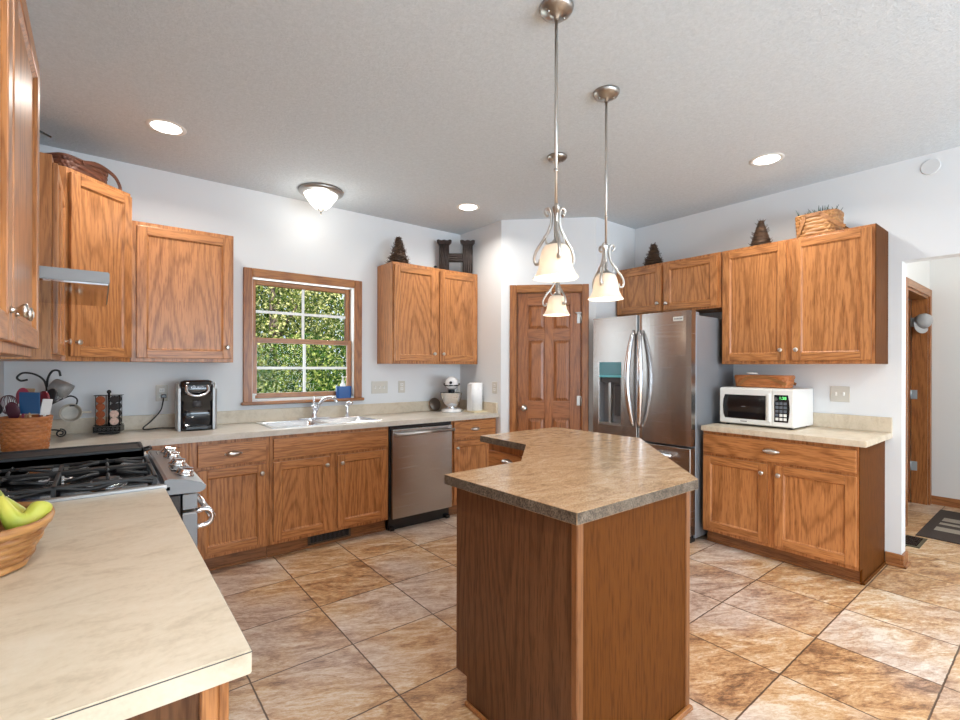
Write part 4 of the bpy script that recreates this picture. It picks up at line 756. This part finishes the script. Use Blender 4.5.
utensil('turner', 'turner', 0.045, -0.03, 0.16, -0.05, 0.165, (MWHT, MWHT), 'white turner at the right rim of the utensil basket', 'turner', 0.6)
utensil('whisk', 'whisk', -0.04, -0.02, -0.08, -0.03, 0.17, (MMAR, plain('whisk_wire', (0.16, 0.07, 0.08), 0.3, 0.5)), 'dark wire whisk left of the blue spatula', 'whisk')
utensil('ladle', 'ladle', -0.055, -0.01, -0.24, -0.1, 0.18, (MBLK, MBLK), 'black ladle at the left edge of the utensil basket', 'ladle', -0.4)
utensil('spoon', 'spoon', 0.035, 0.035, 0.22, 0.1, 0.215, (MBLK, MBLK), 'black spoon leaning toward the mug tree', 'spoon', -0.5)
utensil('turner', 'turner', -0.02, 0.045, 0.10, 0.12, 0.215, (MWD_, MWD_), 'wooden turner at the back of the utensil basket', 'turner', -0.5)
utensil('spoon', 'spoon', -0.015, -0.035, -0.13, -0.12, 0.155, (MBLK, MMAR), 'maroon spoon low at the front left of the utensil basket', 'spoon', -0.5)

# green glass spoon rest
bm = new(); loft(bm, [[(x, y, 0) for x, y in sup(0.10, 0.05, 2.2, 40)], [(x, y, 0.006) for x, y in sup(0.145, 0.075, 2.2, 40)], [(x, y, 0.010) for x, y in sup(0.15, 0.08, 2.2, 40)], [(x, y, 0.006) for x, y in sup(0.13, 0.065, 2.2, 40)]], 0)
tag(O('spoon_rest', bm, plain('mottled_green_glaze', (0.16, 0.19, 0.09), 0.25, var=0.4, scale=40), loc=(-0.005, 3.20, ZC + .0005)), 'flat mottled green dish on the counter behind the stove', 'dish')

# mug tree with two mugs
r = thing('mug_tree', 'black wrought iron scroll mug tree in the counter corner', 'mug rack', (-0.245, 3.90, ZC))
bm = new(); tube(bm, curve([(0, 0, 0.02), (0.0, 0, 0.12), (-0.005, 0, 0.26), (-0.002, -0.01, 0.355), (0.02, -0.02, 0.408), (0.05, -0.03, 0.41), (0.058, -0.03, 0.378)], 36), 0.006, 8); O('post', bm, IRON, r)
def scroll(cx, cz, r0, turns, a0, y=0, n=26, sgn=1): return [(cx + (r0 * (1 - 0.7 * k / n)) * math.cos(a0 + sgn * turns * 2 * PI * k / n), y, cz + (r0 * (1 - 0.7 * k / n)) * math.sin(a0 + sgn * turns * 2 * PI * k / n)) for k in range(n + 1)]
bm = new(); tube(bm, curve([(-0.004, 0, 0.30), (-0.02, 0.0, 0.355), (-0.06, 0, 0.39), (-0.11, 0, 0.398), (-0.136, 0, 0.372), (-0.12, 0, 0.352), (-0.09, 0, 0.358)], 40), 0.0055, 8); O('branch', bm, IRON, r)
bm = new(); tube(bm, curve([(0.005, 0, 0.20), (0.06, -0.02, 0.235), (0.105, -0.03, 0.255), (0.135, -0.03, 0.235), (0.13, -0.03, 0.20), (0.10, -0.03, 0.195)], 30), 0.0045, 8); O('branch', bm, IRON, r)
bm = new(); tube(bm, [(0, 0, 0.05), (0.03, -0.005, 0.05), (0.055, -0.01, 0.045)] + scroll(0.058, 0.028, 0.026, 1.6, PI / 2, -0.01, 26, -1), 0.0045, 8); tube(bm, [(0, 0, 0.05), (-0.03, -0.005, 0.05), (-0.055, -0.01, 0.045)] + scroll(-0.058, 0.028, 0.026, 1.6, PI / 2, -0.01, 26, 1), 0.0045, 8); tube(bm, curve([(0, 0, 0.05), (0, 0.03, 0.045), (0, 0.07, 0.006)], 10), 0.0045, 8); tube(bm, curve([(0, 0, 0.05), (0, -0.03, 0.045), (0, -0.05, 0.006)], 10), 0.0045, 8); O('foot', bm, IRON, r)
def mug(loc, rot, mat, label, sc_=1.3):
    r = thing('mug', label, 'mug', loc); r.rotation_euler = rot; r.scale = (sc_,) * 3; bm = new()
    lathe(bm, [(0.030, 0), (0.036, 0.006), (0.042, 0.045), (0.043, 0.088), (0.0405, 0.088), (0.038, 0.045), (0.031, 0.01)], 32); O('cup', bm, mat[0], r)
    bm = new(); tube(bm, curve([(0.041, 0, 0.072), (0.066, 0, 0.07), (0.073, 0, 0.045), (0.06, 0, 0.02), (0.039, 0, 0.02)], 20), 0.0055, 8); O('handle', bm, mat[1], r)
MUGG = plain('grey_stoneware', (0.26, 0.25, 0.24), 0.35, var=0.2); MUGB = plain('beige_stoneware', (0.52, 0.47, 0.40), 0.4, var=0.12)
mug((-0.225, 3.845, 1.235), (0.35, math.radians(125), 0.2), (MUGG, MUGG), 'grey mug hanging mouth down from the upper hook of the mug tree', 1.1)
mug((-0.145, 3.93, 1.05), (math.radians(86), 0.0, math.radians(4)), (MUGB, MUGB), 'beige mug hanging with its mouth toward the room from the lower hook')

# coffee pod carousel
PC = (0.048, 3.95)
r = thing('pod_rack', 'black wire coffee pod carousel between the mug tree and the coffee maker', 'rack', (*PC, ZC), math.radians(-14))
bm = new(); box(bm, -0.072, 0.072, -0.05, 0.05, 0.012, 0.052, 0.003); lathe(bm, [(0.06, 0), (0.05, 0.012)], 24); O('base', bm, BLACK, r)
bm = new()
for k in range(6):
    x = -0.066 + k * 0.0225
    tube(bm, scroll(x + 0.008, 0.032, 0.010, 1.3, 0, -0.0515, 14), 0.0018, 5)
box(bm, -0.072, 0.072, -0.054, -0.05, 0.012, 0.016); box(bm, -0.072, 0.072, -0.054, -0.05, 0.048, 0.052); O('scroll_front', bm, plain('scroll_grey', (0.12, 0.115, 0.11), 0.4, 0.6), r)
bm = new(); tube(bm, [(0, 0, 0.05), (0, 0, 0.265)], 0.006, 10); sphere(bm, (0, 0, 0.272), 0.013, 12); O('post', bm, BLACK, r)
bm = new()
for sx in (-1, 1):
    for sy in (-1, 1): tube(bm, [(sx * 0.035 + 0.027, sy * 0.03, 0.052), (sx * 0.035 + 0.027, sy * 0.03, 0.25)], 0.0022, 6); tube(bm, [(sx * 0.035 - 0.027, sy * 0.03, 0.052), (sx * 0.035 - 0.027, sy * 0.03, 0.25)], 0.0022, 6)
for z in (0.058, 0.25): box(bm, -0.072, 0.072, -0.034, 0.034, z - 0.002, z + 0.002)
O('wire_frame', bm, BLACK, r)
PODC = {'orange': plain('pod_orange', (0.36, 0.10, 0.04), 0.3, 0.2, var=0.3, scale=90), 'cream': plain('pod_cream', (0.70, 0.50, 0.42), 0.35, var=0.25, scale=70), 'dark': plain('pod_dark', (0.03, 0.025, 0.025), 0.3, var=0.4, scale=90)}
PODW = plain('pod_cup_white', (0.5, 0.47, 0.44), 0.4); Rz = RZ(math.radians(-14)); first = {}
rows = ['bottom', 'second lowest', 'second highest', 'top']
for side, (px_, py_) in (('left', (-0.036, -0.036)), ('right', (0.036, -0.036))):
    for i in range(4):
        kind = 'orange' if side == 'left' else ('cream' if i < 2 else 'dark')
        w = Rz @ Vector((px_, py_, 0)); loc = (PC[0] + w.x, PC[1] + w.y, ZC + 0.082 + i * 0.047); lab = f'{kind} lidded coffee pod in the {rows[i]} row on the {side} of the pod rack'
        if kind not in first:
            g = thing('coffee_pod', lab, 'coffee pod', loc, math.radians(-14), 'coffee pods in the black rack'); bm = new(); Mt = RX(PI / 2)
            lathe(bm, [(0.017, -0.030), (0.022, -0.002)], 20, 0, Mt); O('cup', bm, PODW if kind != 'dark' else PODC['dark'], g); bm = new(); lathe(bm, [(0.0242, -0.002), (0.0245, 0.0), (0.0225, 0.0012)], 24, 0, Mt); O('lid', bm, PODC[kind], g); first[kind] = g
        else:
            g = copy_tree(first[kind]); g.location = loc; g['label'] = lab
for i in range(4):
    g = copy_tree(first['dark']); w = Rz @ Vector((0.052, 0.012, 0)); g.location = (PC[0] + w.x, PC[1] + w.y, ZC + 0.082 + i * 0.047); g.rotation_euler = (0, 0, math.radians(60)); g['label'] = f'dark coffee pod seen side on at the right edge of the rack, {rows[i]} row'

# ------------------------------------------------------------------ things on top of the wall cabinets
def twig_tree(loc, h, rad, seed, label):
    rn = random.Random(seed); bm = new(); lathe(bm, [(rad * 0.72, 0), (rad * 0.4, h * 0.5), (0.012, h * 0.95)], 16)
    for i in range(420):
        u = rn.random() ** 1.3; z = h * u; rr = rad * (1 - u * 0.85) * rn.uniform(0.7, 0.95); a = rn.random() * 2 * PI; ln = rn.uniform(0.04, 0.10) * (1.15 - 0.6 * u)
        p = Vector((rr * math.cos(a), rr * math.sin(a), z)); tdir = Vector((-math.sin(a), math.cos(a), 0)) * rn.choice((-1, 1)); out = Vector((math.cos(a), math.sin(a), 0))
        d = (tdir * rn.uniform(0.3, 1) + out * rn.uniform(-0.1, 0.9) + Vector((0, 0, rn.uniform(-0.6, 0.9)))).normalized(); q = p - d * ln / 2
        e1 = p + d * ln / 2; q.z = max(q.z, 0.003); e1.z = max(e1.z, 0.003)
        tube(bm, [tuple(q), tuple(p + out * 0.004), tuple(e1)], [0.0035, 0.003, 0.001], 4)
    return tag(O('twig_tree', bm, TWIG, loc=loc), label, 'decoration')
TZ = UZ1 + 0.0
twig_tree((2.135, 3.88, TZ), 0.245, 0.10, 1, 'brown twig cone tree on the two door cabinet right of the window')
twig_tree((4.01, 2.46, TZ), 0.205, 0.09, 2, 'dark twig cone tree on the short cabinet above the refrigerator')
def cone_tree(loc, h, rad, label):
    bm = new(); rings = []; n = 18; 
    for i in range(n * 4 + 1):
        u = i / (n * 4); r = rad * (1 - 0.80 * u) + 0.0045 * math.cos(2 * PI * i / 4); rings.append([(r * (1 + 0.05 * math.sin(5 * a + i)) * math.cos(a), r * (1 + 0.05 * math.sin(5 * a + i)) * math.sin(a), h * u) for a in [2 * PI * k / 28 for k in range(28)]])
    loft(bm, rings, 0); rn = random.Random(5)
    for i in range(70):
        u = rn.random() * 0.97; a = rn.random() * 2 * PI; r = rad * (1 - 0.8 * u); c, s = math.cos(a), math.sin(a); z = h * u + 0.004; tube(bm, [(r * 0.9 * c, r * 0.9 * s, z), ((r + 0.008) * c, (r + 0.008) * s, z + 0.004), ((r + 0.018) * c, (r + 0.018) * s, z + 0.016)], [0.002, 0.002, 0.0008], 4)
    return tag(O('vine_cone', bm, TWIG, loc=loc), label, 'decoration')
cone_tree((4.0, 1.54, TZ), 0.20, 0.075, 'smooth coiled vine cone on the cabinet above the microwave')
# big letter
r = thing('letter_ornament', 'large dark iron letter H standing on the cabinet right of the window', 'decoration', (2.785, 3.89, TZ), math.radians(-36)); r.scale = (0.95, 0.95, 0.92)
for s in (-1, 1):
    x = s * 0.123; bm = new()
    rings = [rrect(x - 0.052, x + 0.052, -0.025, 0.025, 0.008, z, 2) for z in (0, 0.315)]; loft(bm, rings, 0, True, True, True, False)
    for k in range(5): xx = x - 0.044 + k * 0.022; tube(bm, [(xx, -0.026, 0.004), (xx, -0.026, 0.315)], 0.006, 8)
    O('column', bm, RUST, r)
    bm = new(); P = [(x - 0.052, 0.31), (x - 0.075, 0.335), (x - 0.078, 0.355), (x - 0.06, 0.362), (x - 0.03, 0.352), (x, 0.36), (x + 0.03, 0.352), (x + 0.06, 0.362), (x + 0.078, 0.355), (x + 0.075, 0.335), (x + 0.052, 0.31)]
    loft(bm, [[(a, y, b) for a, b in P] for y in (-0.03, 0.03)], 0, True, True, True, False)
    O('capital', bm, RUST, r)
bm = new(); box(bm, -0.073, 0.073, -0.02, 0.02, 0.125, 0.215, 0.003); [tube(bm, [(-0.07, -0.021, z), (0.07, -0.021, z)], 0.006, 6) for z in (0.137, 0.16, 0.182, 0.204)]; O('crossbar', bm, RUST, r)
bm = new(); lathe(bm, [(0.016, 0), (0.018, 0.008), (0.008, 0.012), (0.016, 0.02), (0.014, 0.032), (0.004, 0.036)], 14); tag(O('black_finial', bm, BLACK, loc=(2.515, 3.85, TZ)), 'tiny black knob ornament between the twig tree and the letter H', 'ornament')

STRAP = wicker('dark_honey_strap', (0.22, 0.085, 0.022), (0.40, 0.17, 0.05))
def strap_handle(bm, pts, w=0.022, th=0.004):
    P = [Vector(p) for p in pts]; rings = []
    for i, p in enumerate(P):
        d = (P[min(i + 1, len(P) - 1)] - P[max(i - 1, 0)]).normalized(); n = Vector((0, 1, 0)); b = d.cross(n).normalized(); rings.append([p + b * w / 2 - n * th / 2, p + b * w / 2 + n * th / 2, p - b * w / 2 + n * th / 2, p - b * w / 2 - n * th / 2])
    loft(bm, rings, 0, True, True, True, False)
def picnic(loc, rz, a, b, h, mat, label, handles, lid=False, name='picnic_basket'):
    r = thing(name, label, 'basket', loc, rz); O('basket_body', basket_mesh(a * 0.93, b * 0.93, a, b, h, max(4, int(h / 0.022)), 5.0, 0.0022, 18, 0.005), mat, r); O('rim', rim_mesh(a, b, h, 5.0, 0.006), mat, r)
    if handles == 'down':
        for s in (-1, 1):
            bm = new(); y = s * (b + 0.008); strap_handle(bm, [(-a * 0.78, y, h * 0.12), (-a * 0.42, y, h * 0.94)]); strap_handle(bm, [(a * 0.3, y, h * 0.98), (a * 0.97, y, h * 0.3)] if lid else [(a * 0.25, y, h * 0.98), (a * 1.12, y, h * 0.3), (a * 1.4, y, h * 0.14)]); strap_handle(bm, [(-a * 0.42, y, h * 0.94), (a * 0.32, y, h * 0.98)]); O('handle', bm, STRAP, r)
    if handles == 'swing':
        for s in (-1, 1):
            bm = new(); y = s * (b + 0.01); strap_handle(bm, curve([(-a * 0.35, y, h * 0.9), (a * 0.3, y, h * 1.16), (a * 1.0, y, h * 0.95), (a * 1.3, y, h * 0.5), (a * 1.34, y, h * 0.06)], 16)); O('handle', bm, mat, r)
    if lid:
        bm = new(); prism(bm, [(x, y) for x, y in sup(a * 1.01, b * 1.01, 5, 40)], h + 0.002, h + 0.012, 0, 0.002); O('lid', bm, mat, r)
    return r
picnic((-0.12, 3.74, 2.44), PI / 4, 0.15, 0.10, 0.10, WICKD, 'dark red picnic basket on top of the tall corner cabinet', 'swing') 
r = picnic((4.03, 1.165, TZ), -PI / 2, 0.128, 0.10, 0.15, WICK, 'honey coloured basket with greenery on the cabinet above the microwave', 'down')
bm = new(); rn = random.Random(3)
for i in range(46):
    x = rn.uniform(-0.105, 0.105); y = rn.uniform(-0.07, 0.07); hh = rn.uniform(0.03, 0.055); dx, dy = rn.uniform(-0.05, 0.05), rn.uniform(-0.05, 0.05)
    tube(bm, [(x, y, 0.12), (x + dx * 0.5, y + dy * 0.5, 0.15 + hh * 0.3), (x + dx, y + dy, 0.15 + hh)], [0.004, 0.005, 0.001], 4)
tag(O('greenery', bm, plain('dusty_green', (0.05, 0.085, 0.07), 0.6, var=0.3), loc=(4.03, 1.165, TZ + 0.002), rotz=-PI / 2), 'dusty dark green sprigs poking out of the basket above the microwave', 'plant')
r = picnic((4.05, 1.535, ZC + 0.289), -PI / 2, 0.195, 0.09, 0.082, WICKO, 'flat orange basket lying on top of the microwave', 'down', True, 'flat_basket')
bm = new(); sphere(bm, (0, 0, 0.012), 0.018, 10, 0, (2.0, 1, 0.6)); sphere(bm, (0.03, 0.01, 0.01), 0.016, 10, 0, (1.2, 1, 0.6)); tag(O('white_ornament', bm, WHITE, loc=(4.0, 1.61, ZC + 0.289 + 0.095), rotz=-PI / 2), 'small white ornament lying on the flat orange basket', 'ornament')
# tan basket and dried stalk on the near left cabinet
r = thing('tall_basket', 'tall tan woven basket on top of the near left wall cabinet', 'basket', (-0.264, 1.93, UZ1 + .002))
O('basket_body', basket_mesh(0.085, 0.085, 0.09, 0.09, 0.33, 14, 2.0, 0.003, 16), WICKT, r); O('rim', rim_mesh(0.091, 0.091, 0.33, 2.0, 0.006), WICKT, r)
bm = new(); tube(bm, [(-0.30, 2.98, UZ1 + 0.004), (-0.285, 2.97, UZ1 + 0.07), (-0.262, 2.96, UZ1 + 0.125), (-0.24, 2.95, UZ1 + 0.142), (-0.175, 2.95, UZ1 + 0.117)], [0.006, 0.006, 0.006, 0.006, 0.004], 8)
tag(O('dried_stalk', bm, BLACK), 'bent dark stalk rising from the narrow cabinet beyond the range hood', 'decoration')

# ------------------------------------------------------------------ lights of the room and added fill
def pendant(x, y, label, phase):
    r = thing('pendant_light', label, 'pendant lamp', (x, y, 0), phase)
    bm = new(); lathe(bm, [(0.0, H), (0.066, H), (0.066, H - 0.008), (0.058, H - 0.020), (0.03, H - 0.032), (0.012, H - 0.038), (0.010, H - 0.05)], 32); sphere(bm, (0.038, 0, H - 0.028), 0.006, 8); sphere(bm, (-0.038, 0, H - 0.028), 0.006, 8); O('canopy', bm, BNICK, r)
    bm = new(); tube(bm, [(0, 0, H - 0.045), (0, 0, 1.96)], 0.0062, 12); lathe(bm, [(0.009, 2.10), (0.009, 2.112)], 12); O('rod', bm, NICKEL, r)
    bm = new(); lathe(bm, [(0.012, 1.968), (0.015, 1.962), (0.012, 1.952), (0.008, 1.94), (0.008, 1.84), (0.018, 1.828), (0.03, 1.822), (0.034, 1.806), (0.032, 1.80)], 24); O('socket_cup', bm, BNICK, r)
    for k in range(3):
        a = 2 * PI * k / 3; P = [(0.034, 1.935), (0.043, 1.945), (0.043, 1.958), (0.031, 1.964), (0.021, 1.953), (0.017, 1.925), (0.024, 1.885), (0.050, 1.845), (0.080, 1.805), (0.091, 1.775), (0.085, 1.752), (0.070, 1.752), (0.066, 1.768)]
        P = curve([(p * math.cos(a), p * math.sin(a), z) for p, z in P], 48); bm = new(); tube(bm, P, 0.0072, 8, 0, None, 0.8)
        Q = curve([(p * math.cos(a), p * math.sin(a), z) for p, z in ((0.022, 1.90), (0.034, 1.868), (0.04, 1.835), (0.032, 1.825))], 14); tube(bm, Q, 0.0042, 6); sphere(bm, (0.045 * math.cos(a), 0.045 * math.sin(a), 1.853), 0.0075, 8)
        O('scroll_arm', bm, NICKEL, r)
    bm = new(); prof = [(0.030, 1.817), (0.044, 1.812), (0.054, 1.797), (0.060, 1.772), (0.0625, 1.750), (0.067, 1.726), (0.077, 1.705), (0.089, 1.688)]
    wob = lambda u, z: 1 + 0.03 * math.cos(12 * PI * u) * max(0, (1.74 - z) / 0.06)
    lathe(bm, prof, 60, 0, None, False, False, wob); lathe(bm, [(p - 0.0035, z) for p, z in prof], 60, 0, None, False, False, wob); O('glass_shade', bm, SHADE, r)
    bm = new(); sphere(bm, (0, 0, 1.728), 0.026, 16, 0, (1, 1, 1.25)); O('bulb', bm, BULB, r)
    light('pendant_bulb_light', 'POINT', (0, 0, 1.685), 1.2, (1, 0.88, 0.72), parent=r, radius=0.03)
    return r
pendant(1.386, 1.270, 'nearest of the three scroll pendants with its canopy at the top edge', math.radians(-8.5))
pendant(2.012, 1.502, 'scroll pendant lamp hanging before the cabinets above the refrigerator', math.radians(-38.5))
pendant(2.373, 2.165, 'farthest scroll pendant lamp hanging before the pantry door', math.radians(141.5))
r = thing('ceiling_light', 'flush nickel ceiling light with a white glass bowl above the window', 'ceiling lamp', (1.373, 3.76, 0))
bm = new(); lathe(bm, [(0.17, H), (0.172, H - 0.012), (0.165, H - 0.024), (0.14, H - 0.034), (0.128, H - 0.034)], 48); O('canopy', bm, BNICK, r)
bm = new(); lathe(bm, [(0.132, H - 0.03), (0.125, H - 0.045), (0.105, H - 0.075), (0.08, H - 0.11), (0.05, H - 0.14), (0.02, H - 0.15)], 48, 0, None, False, True); O('glass_bowl', bm, BOWL, r)
bm = new(); lathe(bm, [(0.03, H - 0.145), (0.02, H - 0.155), (0.008, H - 0.165), (0.007, H - 0.18), (0.009, H - 0.185), (0.003, H - 0.19)], 20); O('finial', bm, BNICK, r)
light('ceiling_bowl_light', 'POINT', (0.0, 0, H - 0.23), 2.4, (1, 0.94, 0.84), parent=r, radius=0.10)
def can(x, y, label, e=8):
    r = thing('recessed_light', label, 'recessed light', (x, y, 0), 0, 'recessed ceiling lights')
    bm = new(); lathe(bm, [(0.076, H - 0.001), (0.078, H - 0.004), (0.098, H - 0.005), (0.102, H - 0.001)], 40, 0, None, False, False); O('trim_ring', bm, WHITE, r)
    bm = new(); lathe(bm, [(0.001, H - 0.0035), (0.078, H - 0.003)], 40, 0, None, True, False); O('lens', bm, CANGLOW, r)
    light('recessed_lamp', 'AREA', (0, 0, H - 0.012), e, (1, 0.95, 0.88), size=0.15, parent=r, spread=math.radians(150))
can(0.302, 3.33, 'recessed ceiling light nearest the left wall cabinets'); can(3.498, 1.31, 'recessed ceiling light before the cabinets above the microwave'); can(2.515, 3.33, 'recessed ceiling light before the two door cabinet right of the window')
can(0.30, 0.45, 'added recessed fill light over the near left counter', 9); can(2.3, -0.55, 'added recessed fill light behind the camera toward the hall opening', 22); can(0.6, -1.9, 'added recessed fill light before the rear window', 16); can(2.9, -1.9, 'added recessed fill light before the patio door', 16)  # four unseen fixtures, added as overhead fill for the near counter and floor
# fixture added out of view beyond the opening, to brighten the hall
r = thing('added_hall_light', 'added flush fill light in the hall beyond the opening', 'ceiling lamp', (5.3, -0.5, 0))
bm = new(); lathe(bm, [(0.15, H), (0.15, H - 0.02), (0.13, H - 0.03), (0.10, H - 0.07), (0.02, H - 0.09)], 36, 0, None, False, True); O('glass_bowl', bm, BOWL, r)
light('hall_fill_light', 'POINT', (0, 0, H - 0.18), 45, (1, 0.95, 0.86), parent=r, radius=0.12)

# ------------------------------------------------------------------ hall items
r = thing('door_mat', 'dark brown floor mat with beige stripes in the hall', 'mat', (5.62, 0.42, 0.001))
bm = new(); MB_, ME_ = plain('mat_brown', (0.045, 0.03, 0.024), 0.9, var=0.3, scale=200), plain('mat_beige', (0.30, 0.26, 0.21), 0.9, var=0.2, scale=200)
box(bm, -0.50, 0.60, -0.75, 0.40, 0, 0.008, 0.003, 0)
for x0, w in ((-0.23, 0.13), (0.0, 0.07), (0.14, 0.13)): box(bm, x0, x0 + w, -0.72, 0.33, 0.0085, 0.0095, 0, 1)
O('pile', bm, [MB_, ME_], r)
r = thing('floor_register', 'olive bronze floor register beside the hall opening', 'floor vent', (4.92, 0.81, 0.0005))
bm = new(); REG = plain('register_bronze', (0.11, 0.10, 0.06), 0.4, 0.4); box(bm, -0.15, 0.15, -0.07, 0.07, 0, 0.006, 0.002, 0)
for i in range(18): box(bm, -0.125 + i * 0.0145, -0.119 + i * 0.0145, -0.05, 0.05, 0.006, 0.008, 0, 1)
O('grille', bm, [REG, BLACK], r)
r = thing('cap_rack', 'wooden cap rack with hooks on the hall door', 'rack', (6.30, HY + 0.12, 1.76), -PI / 2)
bm = new(); box(bm, -0.70, -0.02, -0.012, 0.014, 0.05, 0.10, 0.003); O('board', bm, OH, r)
for i, x in enumerate((-0.06, -0.22, -0.40)):
    bm = new(); tube(bm, curve([(x, -0.01, 0.07), (x, -0.05, 0.06), (x, -0.065, 0.085), (x, -0.06, 0.10)], 10), 0.005, 8); O('hook', bm, CHROME, r)
def cap(loc, rot, mat, label):
    r = thing('cap', label, 'cap', loc); r.rotation_euler = rot; r.scale = (0.8, 0.8, 0.8); bm = new(); lathe(bm, [(0.09, 0), (0.088, 0.04), (0.07, 0.085), (0.04, 0.11), (0.004, 0.118)], 24, 0, T(0, 0, 0) @ Matrix.Diagonal((0.95, 1.1, 1, 1))); O('crown', bm, mat[0], r)
    bm = new(); P = [(0.085 * math.cos(a), -0.06 - 0.11 * max(0.0, math.sin(a)) , 0.0 - 0.02 * math.sin(a)) for a in [PI * k / 14 for k in range(15)]]; t = new(); a = [t.verts.new(p) for p in P]; b = [t.verts.new((p[0], p[1], p[2] + 0.005)) for p in P]; t.faces.new(a); t.faces.new(list(reversed(b))); [t.faces.new([a[i], a[(i + 1) % 15], b[(i + 1) % 15], b[i]]) for i in range(15)]; merge(bm, t); O('brim', bm, mat[1], r)
CAPB, CAPW = plain('cap_black', (0.015, 0.015, 0.02), 0.8), plain('cap_white', (0.40, 0.41, 0.43), 0.8)
cap((6.24, 1.13, 1.80), (math.radians(60), 0.4, math.radians(-75)), (CAPB, CAPW), 'black cap with pale brim hanging on the hall door rack')
cap((6.27, 0.965, 1.79), (math.radians(55), 0.5, math.radians(-50)), (CAPW, CAPW), 'pale grey cap hanging beside the hall door frame')

# ------------------------------------------------------------------ outside the kitchen window
bm = new(); box(bm, -14, 22, YB + 0.3, 40, -0.6, -0.5); k = plain('lawn', (0.10, 0.17, 0.04), 0.9, var=0.4, scale=3); struct('ground', bm, k)
def leafmat(name, c0, c1, c2):
    k = NT(name); w = k.n('ShaderNodeTexWhiteNoise', noise_dimensions='3D'); geo = k.n('ShaderNodeNewGeometry'); k.l(k.vmath('SNAP', geo.outputs['Position'], (0.07, 0.07, 0.07)), w.inputs['Vector'])
    c = k.ramp(w.outputs['Value'], [(0.28, c0), (0.62, c1), (0.92, c2)]); d = k.n('ShaderNodeBsdfDiffuse'); t = k.n('ShaderNodeBsdfTranslucent'); k.l(c, d.inputs[0]); k.l(c, t.inputs[0]); m = k.n('ShaderNodeMixShader'); m.inputs[0].default_value = 0.4
    k.l(d.outputs[0], m.inputs[1]); k.l(t.outputs[0], m.inputs[2]); k.l(m.outputs[0], k.out.inputs[0]); return k.m
LG = leafmat('leaves_green', (0.02, 0.055, 0.012), (0.10, 0.18, 0.03), (0.40, 0.44, 0.13)); LY = leafmat('leaves_yellow_green', (0.05, 0.08, 0.02), (0.24, 0.28, 0.06), (0.75, 0.70, 0.36)); LD = leafmat('leaves_dark', (0.012, 0.035, 0.010), (0.05, 0.10, 0.02), (0.22, 0.28, 0.08))
BARK = plain('bark', (0.09, 0.065, 0.05), 0.9, var=0.4, scale=12)
def tree(x, y, zc, rx, rz, n, mat, seed, label, leaf=0.075):
    rn = random.Random(seed); r = thing('tree', label, 'tree', (x, y, -0.5), 0, 'trees outside the window'); V = []; F = []
    for i in range(n):
        while True:
            p = Vector((rn.uniform(-1, 1), rn.uniform(-1, 1), rn.uniform(-1, 1)))
            if 0.25 < p.length < 1: break
        c = Vector((p.x * rx, p.y * rx * 0.8, zc + 0.5 + p.z * rz)); a = Vector((rn.gauss(0, 1), rn.gauss(0, 1), rn.gauss(0, 0.6))).normalized(); b = a.orthogonal().normalized(); b = Matrix.Rotation(rn.uniform(0, 6.28), 3, a) @ b; d = a.cross(b); s = leaf * rn.uniform(0.6, 1.4)
        if c.z < 0.02: continue
        k = len(V); V += [c - b * s, c + d * s * 0.5, c + b * s, c - d * s * 0.5]; F.append((k, k + 1, k + 2, k + 3))
    me = bpy.data.meshes.new('foliage'); me.from_pydata([tuple(v) for v in V], [], F); me.materials.append(mat); o = bpy.data.objects.new('foliage', me); COL.objects.link(o); o.parent = r
    bm = new(); tube(bm, [(0, 0, 0.0), (0.05, 0, zc * 0.5), (0.0, 0.05, zc + rz * 0.5)], [0.11, 0.09, 0.05], 10)
    for k in range(5):
        a = 2 * PI * k / 5; z0 = zc * (0.5 + 0.1 * k); tube(bm, [(0.03, 0, z0), (rx * 0.35 * math.cos(a), rx * 0.35 * math.sin(a), z0 + 0.5), (rx * 0.6 * math.cos(a), rx * 0.6 * math.sin(a), z0 + 0.8)], [0.04, 0.03, 0.015], 6)
    O('trunk', bm, BARK, r)
tree(2.4, 7.2, 0.7, 1.1, 1.15, 7000, LG, 11, 'bright green bush standing nearest to the window', 0.035)
tree(2.55, 9.5, 2.4, 1.3, 2.0, 9000, LY, 13, 'sunlit yellow green tree filling the upper window', 0.042)
tree(5.2, 9.5, 2.0, 1.25, 2.3, 6000, LG, 14, 'leafy green tree behind the right of the window', 0.045)
tree(-0.4, 9.5, 2.0, 1.5, 2.3, 4000, LY, 15, 'pale yellow green tree at the far left outside the window', 0.05)
tree(3.6, 13.0, 2.4, 2.3, 3.2, 9000, LD, 16, 'dark tall tree standing behind the sunlit yellow green one', 0.065)
tree(8.4, 13.0, 2.5, 2.3, 3.2, 5000, LG, 17, 'tall green tree at the far right outside the window', 0.07)
tree(5.4, 17.5, 2.6, 2.9, 3.6, 7000, LY, 18, 'tall pale tree standing farthest from the window', 0.08)
